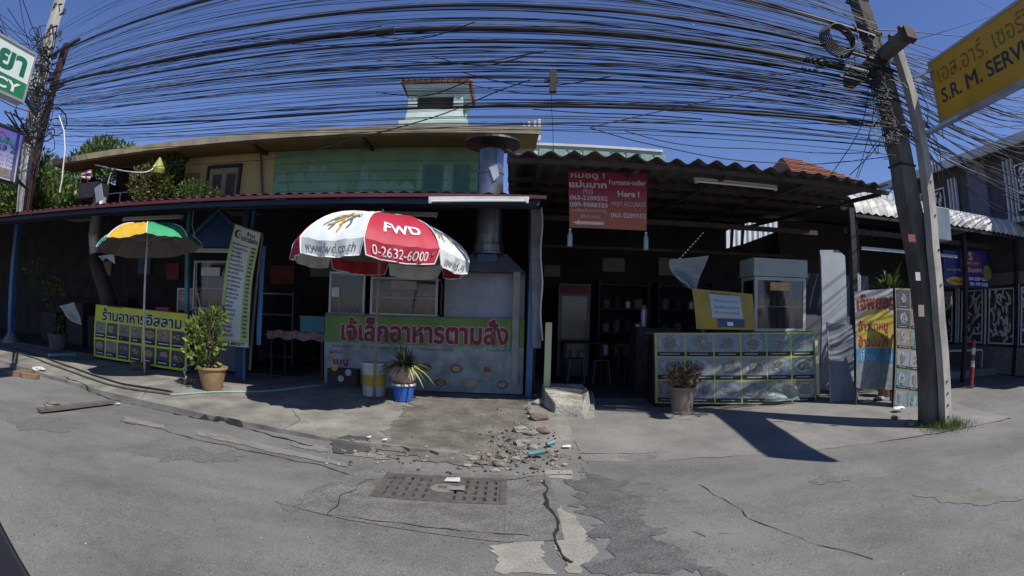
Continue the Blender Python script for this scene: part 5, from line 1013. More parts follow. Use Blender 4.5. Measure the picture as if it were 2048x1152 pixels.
# pale boards at the right of the counter
pm = mat('pale bluish sheet', (.40, .45, .50), .5, .2, 3, trans=.15)
mb = MB(); mb.poly([PY(x, y, 8.35) for x, y in ((1638, 800), (1690, 800), (1690, 512), (1676, 500), (1640, 500))], (0, .03, 0)); tag(mb.build('translucent_sheet', pm), 'tall pale bluish sheet standing behind the shop post', 'sheet')
mb = MB(); mb.poly([PY(x, y, 8.3) for x, y in ((1708, 585), (1722, 592), (1722, 552), (1708, 538))], (0, .02, 0)); tag(mb.build('translucent_sheet', pm), 'small pale sheet just right of the shop post', 'sheet')
wb2 = thing('leaning_white_board', 'large grey white board leaning beside the white food sign', 'board', (5.2, 7.6, .09)); WF = four(PY(1660, 812, 7.3), PY(1716, 815, 7.3), PY(1704, 650, 7.6), PY(1652, 645, 7.6), .02)
sheet(WF, 6, 5, 'panel', mat('bluish white panel', (.24, .27, .31), .5, .4, 2, dirt=.2), wb2); mb = MB(); mb.bar(WF(0, 0, .01), WF(0, 1, .01), .025); mb.build('edge', alu, wb2)
mb = MB(); mb.box(PY(1560, 1, 8.4).x, PY(1690, 1, 8.4).x, 8.9, 8.95, .1, 2.2); tag(mb.build('partition', mat('blue grey board', (.10, .11, .14), .7, .3, 2)), 'blue grey partition board behind the leaning white board', 'partition')

# ------------------------------------------------------------------ white sign and photo column
YS = 6.9
wsn = thing('food_sign', 'white and yellow hand-lettered pork leg rice sign on legs', 'sign', PY(1745, 800, YS))
WS = four(PY(1712, 775, YS), PY(1786, 780, YS), PY(1792, 576, YS), PY(1708, 583, YS), .005)
sheet(WS, 2, 4, 'board', mat('sign white', (.42, .42, .40), .5, .15, 3), wsn)
mb = MB(); on(mb, WS, .02, .98, .42, .66, .004); mb.add([WS(.5 + .46 * math.cos(math.pi * i / 16), .655 + .16 * math.sin(math.pi * i / 16), .004) for i in range(17)], [tuple(range(17))]); mb.build('yellow_field', mat('sign yellow', (.45, .36, .06), .5), wsn)
mb = MB(); on(mb, WS, 0, 1, .27, .41, .005); mb.build('blue_field', mat('sign blue', (.02, .13, .30), .5, .5, 6, col2=(.1, .3, .4)), wsn)
mb = MB(); on(mb, WS, 0, 1, 0, .265, .004); mb.build('faded_photos', mat('faded photo print', (.26, .27, .28), .5, .8, 9, col2=(.10, .14, .12)), wsn)
lettering('เจ๊พยอม', WS, .05, .97, .80, .97, mat('red brown ink', (.35, .05, .02)), wsn, .03, .008); lettering('ข้าวขาหมู', WS, .06, .78, .555, .70, red_ink, wsn, .02, .012); lettering('ข้าวมันไก่', WS, .06, .78, .43, .545, red_ink, wsn, .02, .012)
lettering('ก๋วยเตี๋ยวไก่', WS, .1, .9, .29, .39, mat('pale blue print', (0, 0, 0)), wsn, .0, .010)
mb = MB(); mb.bar(WS(.03, 0, -.03), Vector((WS(.03, 0).x, YS, .02)), .03); mb.bar(WS(.97, 0, -.03), Vector((WS(.97, 0).x, YS, .02)), .03); mb.bar(WS(0, 0, -.03), WS(0, 1, -.03), .03); mb.bar(WS(1, 0, -.03), WS(1, 1, -.03), .03); mb.bar(WS(0, .5, -.03), WS(1, .5, -.03), .03); mb.build('leg_frame', dark_steel, wsn)
pc = thing('photo_column_sign', 'narrow leaning column sign with pairs of dish photos next to the white sign', 'sign', PY(1812, 830, 6.5))
PC = four(PY(1786, 822, 6.45), PY(1836, 832, 6.35), PY(1850, 578, 6.5), PY(1790, 576, 6.6), .008, 4, 2); sheet(PC, 3, 10, 'board', mat('olive cream print', (.24, .23, .13), .5, .3, 3), pc)
for i in range(2):
    for j in range(6): picture(PC, .04 + i * .48, .04 + i * .48 + .44, .03 + j * .162, .03 + j * .162 + .145, pc, .6, 300 + i * 9 + j, capt=.15, dark=j > 3, faded=True)
mb = MB(); mb.bar(PC(0, -.02, -.03), PC(0, 1, -.03), .035); mb.bar(PC(1, -.03, -.03), PC(1, 1, -.03), .035); mb.build('frame', dark_steel, pc)
ag = thing('agave_plant', 'large spiky leafed plant rising above the white food sign', 'potted plant', PY(1778, 640, 7.4)); c = PY(1780, 592, 7.4); ag.location = (c.x, 7.4, .08)
blade_plant(c, 60, .75, .075, random.Random(14), [leafs[0], leafs[1], leafs[2]], ag, droop=.75, lean=1.0); mb = MB(); mb.tube([(c.x, 7.4, .4), c], .04, 8); mb.build('stem', bark, ag); pot(Vector((c.x, 7.4, .08)), .2, .4, terracotta, ag)

# clutter near the pole foot
q = random.Random(21)
for i, (px_, py_, m_, lab, cat) in enumerate(((1733, 808, 'food pale', 'crushed pale carton lying under the white food sign', 'litter'), (1797, 822, 'white ink', 'folded white paper lying by the foot of the column sign', 'paper'), (1757, 802, 'galvanised steel', 'small tin lying between the two food signs', 'tin'), (1848, 800, 'flag red', 'red plastic thing beside the foot of the utility pole', 'plastic scrap'))):
    c = PZ(px_, py_, .07); mb = MB(); mb.rock(c + Vector((0, 0, .04)), .09, i + 40, (1.3, .8, .35)); tag(mb.build('litter_scrap', MATS[m_]), lab, cat)
for i, (px_, py_, r_, lab) in enumerate(((1880, 842, .12, 'rounded stone at the foot of the utility pole'), (1820, 850, .08, 'small stone left of the pole foot grass'), (1790, 838, .07, 'small stone below the column sign'))):
    c = PZ(px_, py_, .03); mb = MB(); mb.rock(c + Vector((0, 0, .02)), r_, i + 60); tag(mb.build('stone', stone_grey), lab, 'stone')
mb = MB(); q = random.Random(31)
for i in range(1500):
    a_ = q.gauss(0, 1); c = PZ(1890 + a_ * 26, 852 + q.gauss(0, 5), .02); h = q.uniform(.05, .2) * math.exp(-abs(a_) * .5); d = Vector((q.uniform(-.5, .5), q.uniform(-.5, .5), 1)).normalized() * h; s_ = Vector((q.uniform(-1, 1), q.uniform(-1, 1), 0)).normalized() * .004
    mb.mi = q.randrange(3); mb.add([c - s_, c + s_, c + d], [(0, 1, 2)])
kind(mb.build('grass_tuft', leafs), 'stuff'); tag(bpy.data.objects['grass_tuft'], 'green grass growing around the foot of the utility pole', 'grass')

# ------------------------------------------------------------------ utility pole (right)
up_ = thing('utility_pole', 'heavy leaning concrete utility pole with crossarm at the right', 'utility pole', PZ(1868, 838, .03))
YPp = 5.35
base = PY(1866, 836, YPp); base.z = -.02; mid = PY(1815, 400, YPp); top = PY(1716, 0, YPp); far_top = top + (top - mid).normalized() * 1.6
mb = MB(); mb.tube([base, base.lerp(mid, .5) + Vector((.02, 0, 0)), mid, mid.lerp(top, .5) + Vector((.01, 0, 0)), top, far_top], .225, 4, r2=.145); mb.build('shaft', mat('dark stained concrete', (.17, .155, .13), .9, .6, 3, bump=.8, col2=(.055, .048, .042), dirt=.6, stretch=(1, 1, .4)), up_, bevel=.02)
za = 4.75; a, b = PZ(1694, 170, za), PZ(1812, 72, za)
mb = MB(); mb.bar(a, b, .15, .15); mb.build('crossarm', mat('crossarm concrete', (.13, .115, .10), .9, .4, 6, bump=.3), up_, bevel=.01)
mb = MB(); mb.bar(b + Vector((0, 0, -.02)), b + (b - a).normalized() * .12, .17, .17); mb.build('end_cap', rust, up_)
a2, b2 = PZ(1690, 230, 4.1), PZ(1790, 170, 4.1)
mb = MB(); mb.tube([a.lerp(b, .3) - Vector((0, 0, .05)), (top.lerp(mid, .62))], .02, 6); mb.build('brace', dark_steel, up_)
for k, t in enumerate((.02, .2, .8, .95)):
    c = a.lerp(b, t) + Vector((0, 0, .06)); mb = MB(); mb.lathe(c, [(.02, 0), (.02, .04), (.045, .05), (.03, .075), (.045, .09), (.03, .12), (.001, .13)], 10); mb.build('insulator', mat('brown porcelain', (.10, .05, .035), .3), up_)
mb = MB()
for t in (.15, .3, .45, .6, .8, 1.0): c = mid.lerp(top, t); mb.tube([c + Vector((-.14, -.14, 0)), c + Vector((.14, -.14, .0)), c + Vector((.14, .14, 0)), c + Vector((-.14, .14, 0)), c + Vector((-.14, -.14, 0))], .014, 5)
mb.build('steel_bands', dark_steel, up_)
for (px_, py_, w_, h_, m_) in ((1846, 610, .10, .14, 'poster cream'), (1838, 545, .08, .10, 'white paint'), (1828, 470, .12, .09, 'poster red')):
    c = PY(px_, py_, 5.16); mb = MB(); mb.add([c + Vector((-w_, -.02, -h_)) , c + Vector((0, -.03, -h_)), c + Vector((-.01, -.03, 0)), c + Vector((-w_ - .01, -.02, 0))], [(0, 1, 2, 3)]); mb.build('paper_sticker', MATS[m_], up_)
mb = MB(); mb.box(PY(1856, 415, 5.2).x, PY(1882, 415, 5.2).x + .02, 5.05, 5.2, PY(1870, 482, 5.2).z, PY(1870, 418, 5.2).z); mb.build('meter_box', mat('grey metal box', (.20, .24, .27), .5, .3, 4, metal=.3), up_, bevel=.008)
lp_ = thing('sign_pole', 'slim pale concrete pole carrying the yellow sign', 'pole', PY(1897, 838, 5.1)); pts = [PY(x, y, 5.1) for x, y in ((1893, 838), (1878, 640), (1866, 500), (1845, 300), (1822, 190), (1792, 95))]; pts[0].z = 0
mb = MB()
mb.tube(pts, .095, 4); mb.build('shaft', pole_concrete, lp_); mb = MB()
for i in range(1, 9): p = pts[0].lerp(pts[1], i / 9) if i < 5 else pts[1].lerp(pts[3], (i - 4) / 5); mb.tube([p + Vector((-.01, -.08, 0)), p + Vector((-.01, -.066, 0))], .014, 8)
mb.build('bolt_holes', dark_steel, lp_)
# yellow sign
ys = thing('yellow_sign', 'large yellow perpendicular shop sign in a steel frame beside the utility pole', 'sign', (5.5, 4.2, 4.3))
Pn, Pf = Vector((5.38, 2.5, 0)), Vector((5.52, 5.0, 0)); z0, z1 = 3.93, 4.77
U_ = (Pn - Pf).normalized(); Lg = (Pn - Pf).length; Nn = U_.cross(Vector((0, 0, 1)))
YSf = flat(Pf + Vector((0, 0, z0)), U_, Vector((0, 0, 1)), Lg, z1 - z0)
mb = MB(); mb.obox(Pf + Vector((0, 0, z0)), U_, Vector((0, 0, 1)), Nn, 0, Lg, 0, z1 - z0, -.06, 0); mb.build('panel', mat('amber yellow sign face', (.55, .31, .012), .5, .15, 2, dirt=.12), ys)
sb = mat('blue-black sign ink', (.035, .04, .06), .6)
lettering('เอส.อาร์. เซอร์วิส', YSf, .05, .95, .60, .90, mat('brown faded ink', (.22, .13, .03), .6), ys, .0, .004); lettering('S.R.', YSf, .045, .225, .26, .50, sb, ys, .02, .004); lettering('M.', YSf, .27, .40, .26, .50, sb, ys, .0, .004); lettering('M.', YSf, .277, .407, .26, .50, sb, ys, .0, .006); lettering('SERVICE', YSf, .45, .93, .26, .50, sb, ys, .02, .004)
mb = MB(); F_ = .035
for (u0, u1, v0, v1) in ((-F_, Lg + F_, -F_, 0), (-F_, Lg + F_, z1 - z0, z1 - z0 + F_), (-F_, 0, 0, z1 - z0), (Lg, Lg + F_, 0, z1 - z0)): mb.obox(Pf + Vector((0, 0, z0)), U_, Vector((0, 0, 1)), Nn, u0, u1, v0, v1, -.08, .015)
mb.build('frame', alu, ys)
mb = MB(); e = PY(1846, 268, 5.1); mb.bar(e, Pf + Vector((-.04, -.4, z0 - .06)), .04); mb.bar(PY(1850, 272, 5.1), Pn + Vector((0, 0, z0 - .07)), .03); mb.bar(PY(1828, 155, 5.1), Pf + Vector((0, -.05, z1 - .1)), .035); mb.bar(PY(1828, 160, 5.1), Pf + Vector((0, 0, z0 + .5)), .035); mb.build('bracket', galv, ys)

# ------------------------------------------------------------------ left poles and signs
lpz = thing('utility_pole', 'pale concrete utility pole at the upper left behind the pharmacy sign', 'utility pole', (-10.6, 8.6, .1)); YQ = 12.0
a = PY(48, 420, YQ); b = PY(126, -20, YQ); d = (b - a).normalized(); a = a - d * ((a.z - .1) / d.z); b = b + d * .8
mb = MB(); mb.bar(a, b, .52, .5, .38); mb.build('shaft', pole_concrete, lpz, bevel=.02)
mb = MB()
for i in range(9):
    c = PY(124 - i * 4.2, 8 + i * 22, YQ - .1); s_ = 1 if i % 2 else -1; mb.bar(c, c + Vector((.4 * s_, -.1, 0)), .07, .05); mb.tube([c + Vector((.36 * s_, -.1, -.1)), c + Vector((.36 * s_, -.1, .1))], .07, 8)
kind(mb.build('insulator_brackets', dark_steel, lpz), 'stuff')
mb = MB(); c = PY(72, 165, YQ - .2); mb.box(c.x - .2, c.x + .2, YQ - .6, YQ - .25, c.z - .5, c.z + .25); mb.build('junction_box', white_paint, lpz)
st2 = thing('steel_pole', 'rusty dark steel post with short arms crossing the cables at the left', 'steel pole', (-9.6, 8, .1))
p0 = PY(70, 330, 11.8); p1 = PY(134, 88, 11.8); d = (p1 - p0).normalized(); 
mb = MB(); mb.bar(p0 - d * ((p0.z - .1) / d.z), p1, .25, .22); mb.build('shaft', rust, st2)
mb = MB(); mb.bar(PY(92, 118, 11.6), PY(160, 78, 11.6), .09); mb.bar(PY(84, 190, 11.6), PY(128, 170, 11.6), .08); mb.build('arm', dark_steel, st2)
tg = mat('tangled cable', (.02, .02, .022), .5, .4, 8); mb = MB(); q = random.Random(17)
for i in range(75):
    c = PY(q.gauss(85, 14), q.uniform(60, 275), q.uniform(11.2, 11.8)); r_ = q.uniform(.15, .42); ph = q.uniform(0, 6); ax = Vector((q.uniform(-1, 1), q.uniform(-1, 1), q.uniform(-1, 1))).normalized(); u_ = ax.orthogonal().normalized(); v_ = ax.cross(u_)
    mb.tube([c + (u_ * math.cos(ph + t * .6) + v_ * math.sin(ph + t * .6)) * r_ * (1 + .1 * t) for t in range(8)], q.uniform(.012, .026), 4)
kind(mb.build('cable_tangle', tg), 'stuff'); tag(bpy.data.objects['cable_tangle'], 'mass of looped black cables tangled around the left poles', 'cables')
mb = MB(); q = random.Random(18)
for i in range(16):
    a = PY(q.uniform(60, 100), q.uniform(240, 290), 11.4); b = PY(q.uniform(0, 60), q.uniform(215, 260), 6.0); m_ = (a + b) / 2 - Vector((0, 0, q.uniform(.05, .4))); mb.tube([a, a.lerp(m_, .6), m_, b], .016, 4)
kind(mb.build('cable_bundle', tg), 'stuff'); tag(bpy.data.objects['cable_bundle'], 'thick sagging cable bundle below the pharmacy sign', 'cables')

ph = thing('pharmacy_sign', 'green and white pharmacy sign projecting at the left edge', 'sign', (-6, 3.2, 3.7)); z0, z1 = 3.70, 4.31
PhF = flat(Vector((-6.0, 1.9, z0)), Vector((0, 1, 0)), Vector((0, 0, 1)), 2.15, z1 - z0)
mb = MB(); mb.box(-6.15, -6.0, 1.9, 4.05, z0 + .215, z1); mb.build('upper_panel', mat('sign light white', (.62, .72, .64), .4, .05), ph); mb = MB(); mb.box(-6.15, -6.0, 1.9, 4.05, z0, z0 + .215); mb.build('lower_panel', mat('pharmacy green', (.02, .19, .08), .4, .1), ph)
pg = mat('pharmacy letter green', (.015, .15, .08), .5); lettering('ร้านขา', PhF, .03, .50, .42, .93, pg, ph, .02, .005); lettering('ยยา', PhF, .53, .955, .44, .84, pg, ph, .035, .005); lettering('PHARMACY', PhF, .05, .95, .07, .28, white_ink, ph, .03, .005)
mb = MB(); mb.box(-6.17, -5.985, 4.05, 4.08, z0 - .03, z1 + .03); mb.box(-6.17, -5.985, 1.9, 4.05, z1, z1 + .03); mb.box(-6.17, -5.985, 1.9, 4.05, z0 - .03, z0); mb.build('frame', alu, ph)
mb = MB(); mb.bar((-6.08, 4.08, z1 - .1), PY(84, 130, 11.8), .05); mb.bar((-6.08, 4.08, z0 + .1), PY(74, 235, 11.8), .05); mb.build('bracket', dark_steel, ph)
ad = thing('guesthouse_sign', 'purple and pale guesthouse advertising sign below the pharmacy sign', 'sign', (-7, 4, 2.9)); z0, z1 = 2.91, 3.62
AdF = flat(Vector((-7.0, 3.25, z0)), Vector((0, 1, 0)), Vector((0, 0, 1)), 1.66, z1 - z0)
mb = MB(); mb.box(-7.05, -7.0, 3.25, 4.91, z0, z1); mb.build('panel', grad_mat('violet to pale print', (.10, .11, .38), (.50, .50, .62)), ad)
lettering('บ้านริม', AdF, .58, .92, .70, .84, pg, ad, .02, .004); lettering('ริมทะเล 2', AdF, .46, .93, .55, .69, mat('navy print', (0, 0, 0)), ad, .02, .006)
mb = MB(); mb.add([AdF(u, v, .004) for u, v in ((.60, .78), (.72, .93), (.84, .80), (.82, .80), (.72, .89), (.62, .78))], [(0, 5, 4, 1), (1, 4, 3, 2)]); mb.add([AdF(u, v, .005) for u, v in ((.64, .70), (.68, .70), (.68, .80), (.64, .78))], [(0, 1, 2, 3)]); mb.build('house_outline', mat('magenta ink', (.35, .03, .22)), ad)
for k in range(3): lettering('ห้องพักรายวัน โทร', AdF, .40, .94, .43 - k * .08, .48 - k * .08, mat('slate ink', (0, 0, 0)), ad, 0, .004)
for k, (u0, u1) in enumerate(((.42, .66), (.69, .94))): mb = MB(); on(mb, AdF, u0, u1, .04, .22, .004); mb.build('room_photo', pgrey[1 + k], ad)
mb = MB(); mb.box(-7.06, -6.985, 4.91, 4.94, z0 - .02, z1 + .02); mb.box(-7.06, -6.985, 3.25, 4.91, z0 - .03, z0); mb.box(-7.06, -6.985, 3.25, 4.91, z1, z1 + .03); mb.build('frame', dark_steel, ad)
mb = MB(); mb.bar((-7.02, 4.94, z1 - .06), PY(66, 290, 11.8), .05); mb.bar((-7.02, 4.94, z0 + .06), PY(56, 380, 11.8), .05); mb.build('bracket', dark_steel, ad)

# ------------------------------------------------------------------ overhead wires
q = random.Random(99); NSEG = 26
def wire(pts, r, m, label, group, name='overhead_wire'):
    mb = MB(); mb.tube(pts, r, 4, cap=False); return tag(mb.build(name, m, smooth=True), label, 'cable', group)
GL = 'cables strung between the two utility poles'
def span(A, B, sag, wob, ph, n=NSEG):
    out = []
    for i in range(n + 1):
        t = i / n; p = A.lerp(B, t); p.z -= 4 * sag * t * (1 - t); p.z += wob * math.sin(t * 9 + ph) * math.sin(math.pi * t) + wob * .5 * math.sin(t * 23 + ph * 3); p.y += wob * math.sin(t * 7 + ph * 2); out.append(p)
    return out
YL, YM, YR_ = 11.6, None, 5.2
def three(pL, pM, pR, yl, yr, wob, ph, n=NSEG):
    """a hanging cable through its two fixings whose middle sags to the height of the sight line pM"""
    A, B = PY(*pL, yl), PY(*pR, yr); ym = yl; d = ray(*pM)
    t = (A.y * (B.x - A.x) - A.x * (B.y - A.y)) / (d.y * (B.x - A.x) - d.x * (B.y - A.y)); Mx = Vector((0, 0, EYE)) + d * t
    f = (Mx.x - A.x) / (B.x - A.x); sag = (A.z + (B.z - A.z) * f - Mx.z) / (4 * f * (1 - f)); return span(A, B, sag, wob, ph, n)
ms_ = []
for c, n, s_ in ((257, 3, 3), (250, 3, 2), (238, 2, 3), (215, 7, 4), (208, 4, 2), (196, 4, 4), (182, 6, 5), (168, 5, 4), (157, 8, 2.5), (143, 8, 3), (128, 5, 5), (112, 6, 5), (95, 6, 3.5), (80, 8, 4), (62, 14, 3), (52, 9, 2.5), (38, 6, 3), (22, 6, 3), (8, 4, 3), (-10, 6, 4), (-35, 6, 8), (-60, 8, 8), (-95, 8, 12), (-130, 6, 12)):
    ms_ += [c + q.gauss(0, s_) for _ in range(max(2, round(n * .85)))]
ms_ += [q.uniform(-120, 250) for _ in range(22)]
for i, m in enumerate(ms_):
    pL = (q.uniform(84, 118) + (258 - m) * .03, 272 - (258 - m) * .50 + q.gauss(0, 10)); yR = 283 - (258 - m) * .66 + q.gauss(0, 15); pR = (1722 + yR * .235 + q.uniform(-10, 18), yR)
    r_ = q.choice([.003, .004, .0045, .006]) if q.random() < .88 else .009
    zone = 'low, just over the house eave' if m > 200 else 'level with the mint tower' if m > 130 else 'between mint tower and thickest trunk cable' if m > 70 else 'beside the thickest trunk cable' if m > 40 else 'well above the thickest trunk cable'
    wire(three(pL, (1024 + q.uniform(-150, 150), m), pR, YL + q.uniform(-.4, .1), YR_ + q.uniform(-.1, .25), q.uniform(.005, .035), q.uniform(0, 6)), r_, wire_pale if q.random() < .09 else wire_m, 'dark cable strung between the poles ' + zone, 'cables strung between the poles ' + zone)
for m, r_, lab in ((58, .04, 'thickest lashed trunk cable in the middle of the wire mass'), (84, .022, 'second thick trunk cable just under the thickest one'), (12, .024, 'thick trunk cable near the top of the wire mass'), (213, .02, 'low thick trunk cable passing before the mint tower'), (-60, .03, 'thick trunk cable leaving the picture at the top centre')):
    wire(three((100, 272 - (258 - m) * .5), (1024, m), (1750, 283 - (258 - m) * .66), YL, YR_, .015, m, 80), r_, wire_m, lab, None, 'trunk_cable')
for i in range(58):
    u = q.random(); z_ = 'above the yellow sign bracket' if u > .5 else 'below the yellow sign bracket'
    A = PY(1722 + (275 - 215 * u) * .235 + q.uniform(-8, 16), 275 - 215 * u, 5.2 + q.uniform(-.1, .3)); B = PY(2048 + q.uniform(0, 120), 440 - 320 * u + q.gauss(0, 30), q.uniform(6, 9))
    wire(span(A, B, .15 + .4 * q.random(), .02, q.uniform(0, 6), 14), q.choice([.006, .008, .01]), wire_pale if q.random() < .1 else wire_m, 'dark cable running right from the right utility pole ' + z_, 'cables running on to the right ' + z_)
for i in range(34):
    A = PY(95 + q.uniform(-20, 15), q.uniform(70, 250), 11.6); B = PY(q.uniform(-250, 40), q.uniform(-160, 200), 6.5)
    wire(span(A, B, .4 * q.random(), .02, q.uniform(0, 6), 12), q.choice([.008, .011, .015]), wire_m, 'dark cable fanning out from the left poles past the pharmacy sign', 'cables fanning out at the left')
def wpx(pl, Y0, Y1, r_, label, m=wire_m):
    n = len(pl); pts = [PY(x, y, Y0 + (Y1 - Y0) * i / (n - 1)) for i, (x, y) in enumerate(pl)]
    # smooth by subdividing
    for _ in range(2):
        o = [pts[0]]
        for a, b in zip(pts, pts[1:]): o += [a.lerp(b, .25), a.lerp(b, .75)]
        pts = o + [pts[-1]]
    return wire(pts, r_, m, label, None, 'service_wire')
wpx([(512, 322), (620, 305), (700, 280), (800, 255), (900, 225), (1000, 180), (1060, 160)], 7, 6, .008, 'service wire rising diagonally across the mint tower')
wpx([(280, 340), (330, 330), (430, 328), (520, 320)], 8.5, 7, .007, 'service wire crossing the yellow wall of the house')
wpx([(1180, 255), (1280, 232), (1400, 205), (1480, 190), (1536, 175)], 6, 5.5, .006, 'thin wire climbing right across the wire mass')
wpx([(1180, 256), (1260, 280), (1330, 295), (1440, 318), (1540, 326), (1640, 330), (1790, 312)], 6, 5.4, .007, 'slack wire drooping below the others towards the right pole')
wpx([(1250, 262), (1330, 285), (1420, 296), (1540, 298), (1650, 308), (1760, 305)], 6, 5.4, .006, 'second slack wire drooping towards the right pole')
wpx([(1104, 150), (1102, 200), (1106, 260), (1107, 330)], 6, 7.0, .004, 'thin vertical wire hanging from the wire mass to the shed roof')
wpx([(1738, 150), (1735, 200), (1722, 262), (1660, 352)], 5.2, 7.2, .007, 'black drop wire curving from the pole to the shed roof')
wpx([(1745, 170), (1748, 230), (1730, 300), (1712, 355)], 5.2, 7.2, .007, 'drop wire looping close to the utility pole')
wpx([(1750, 180), (1768, 260), (1760, 290), (1700, 350)], 5.2, 7.2, .007, 'drop wire slanting down left of the utility pole')
wpx([(1735, 155), (1760, 240), (1770, 300), (1800, 360)], 5.2, 6.0, .007, 'drop wire running down along the utility pole')
wpx([(1765, 270), (1740, 300), (1725, 330), (1716, 356)], 5.2, 7.2, .006, 'shorter drop wire meeting the shed eave')
wpx([(2048, 15), (1990, 30), (1900, 60), (1830, 80)], 4, 5, .005, 'fine wire running from the yellow sign to the crossarm')
wpx([(1950, 0), (2010, 30), (2048, 50)], 6, 6.5, .006, 'short wire crossing the sky above the yellow sign')
wpx([(190, 330), (260, 345), (300, 345), (310, 330)], 11, 11.5, .02, 'pale looping pipe along the terrace of the yellow house', white_paint)
wpx([(210, 395), (215, 370), (220, 350), (224, 345)], 9, 9, .012, 'thin pale pipe rising beside the flue cowl', white_paint)
mb = MB(); c = PY(1678, 80, 5.2); ctr = c
for k in range(7):
    mb.tube([ctr + Vector((.21 * math.cos(t * .35) * (1 + .04 * k), .03 * k - .1, .19 * math.sin(t * .35) * (1 + .03 * k))) for t in range(19)], .011, 5)
tag(mb.build('cable_coil', wire_m, smooth=True), 'round coil of spare black cable hung left of the utility pole', 'cable coil')
mb = MB(); q = random.Random(44)
for i in range(26):
    y_ = q.uniform(60, 300); a = PY(1722 + y_ * .235 + q.uniform(-25, 20), y_, 5.15); pts = [a]
    for j in range(6): pts.append(pts[-1] + Vector((q.uniform(-.14, .16), q.uniform(-.05, .05), q.uniform(-.2, .1))))
    for _ in range(2):
        o_ = [pts[0]]
        for a_, b_ in zip(pts, pts[1:]): o_ += [a_.lerp(b_, .25), a_.lerp(b_, .75)]
        pts = o_ + [pts[-1]]
    mb.tube(pts, q.uniform(.005, .009), 4)
for i in range(14):
    a = PY(q.uniform(1830, 1850), q.uniform(150, 300), 5.1); b = a + Vector((q.uniform(.0, .3), 0, -q.uniform(.3, .9))); mb.tube([a, a.lerp(b, .5) + Vector((.12, 0, 0)), b], .006, 4)
kind(mb.build('pole_cable_tangle', tg, smooth=True), 'stuff'); tag(bpy.data.objects['pole_cable_tangle'], 'loose cable ends tangled about the right utility pole', 'cables')
mb = MB(); c = PY(1106, 160, 5.9); mb.box(c.x - .04, c.x + .04, 5.86, 5.94, c.z - .16, c.z + .12); mb.box(c.x - .1, c.x + .06, 5.88, 5.92, c.z - .03, c.z); tag(mb.build('cable_clamp', dark_steel), 'small cable clamp hanging in the middle of the wire mass', 'clamp')
q = random.Random(123)
for i in range(12):
    x = q.uniform(300, 1500); w_ = q.uniform(180, 460); y0 = q.uniform(60, 225); dy = q.uniform(10, 34)
    wpx([(x, y0 - (abs(x - 1024) ** 2) * -.00006), (x + w_ * .3, y0 + dy * .8), (x + w_ * .6, y0 + dy), (x + w_, y0 + q.uniform(-20, 25))], 7.6, 6.2, q.choice([.004, .006, .008]), ('first', 'second', 'third', 'fourth', 'fifth', 'sixth', 'seventh', 'eighth', 'ninth', 'tenth', 'eleventh', 'twelfth')[i] + ' slack loop of cable sagging out of the bundle')
mb = MB(); c = PY(788, 62, 6.2); mb.tube([c + Vector((-.25, 0, 0)), c + Vector((.0, 0, .01))], .045, 10); tag(mb.build('cable_splice', wire_m), 'black splice case on the thick trunk cable near the top', 'splice case')

# ------------------------------------------------------------------ right: awning, lattice building, sign, bollard
aw = thing('ribbed_awning', 'long white ribbed awning curving over the shops at the right', 'awning', (9, 8.2, 3.3)); YA = 8.1
q = random.Random(6); na = 34
awm = [mat('awning sheet pale', (.72, .72, .69), .5, .25, 4, trans=.15), mat('awning sheet grey', (.52, .52, .50), .5, .25, 4, trans=.15)]
for k in range(na):
    x0 = 6.02 + k * .205; x1 = x0 + .196
    mb = MB(); mb.grid(lambda a, b: Vector((x0 + (x1 - x0) * a, YA + .35 - .40 * math.sin(b * 1.5) , 3.22 + .42 * math.cos(b * 1.5) - .02 * math.cos(a * math.pi * 2))), 4, 7); mb.build('awning_panel', awm[k % 2], aw, smooth=True)
mb = MB(); mb.box(6.0, 13, YA + .3, YA + .5, 3.6, 3.66); mb.build('top_flashing', galv, aw); mb = MB(); mb.box(6.0, 13, YA - .06, YA - .02, 3.16, 3.21); mb.build('gutter_edge', dark_steel, aw)
mb = MB(); mb.add([(5.3, YA + .4, 3.62), (13, YA + .4, 3.62), (13, 12.2, 3.78), (5.3, 12.2, 3.78)], [(0, 1, 2, 3)]); mb.build('roof', asb, aw)
mb = MB(); mb.box(6.1, 13, 11.7, 11.8, 0, 3.7) if False else mb.box(6.3, 12.15, 11.7, 11.8, 0, 3.7); mb.build('back_wall', mat('dim brown wall', (.07, .06, .055), .9, .4, 2), aw)
mb = MB(); mb.box(6.1, 12.0, 8.6, 8.66, 2.95, 3.05); mb.build('beam', dark_steel, aw); mb = MB(); mb.box(6.3, 9.2, 8.3, 8.34, 2.62, 2.68); mb.build('rail', galv, aw)
for x in (6.3, 9.7, 12.0): mb = MB(); mb.box(x, x + .09, 8.5, 8.6, 0, 3.2); mb.build('post', dark_steel, aw)
fen = thing('white_sheet_fence', 'white vertical sheet hoarding above the ribbed awning', 'hoarding', (7.5, 9.5, 3.7))
for k in range(14):
    x0 = 6.7 + k * .2; mb = MB(); mb.box(x0, x0 + .17, 9.5, 9.54, 3.6, 4.18 - .012 * k); mb.build('sheet', mat('white sheet metal', (0, 0, 0)), fen)
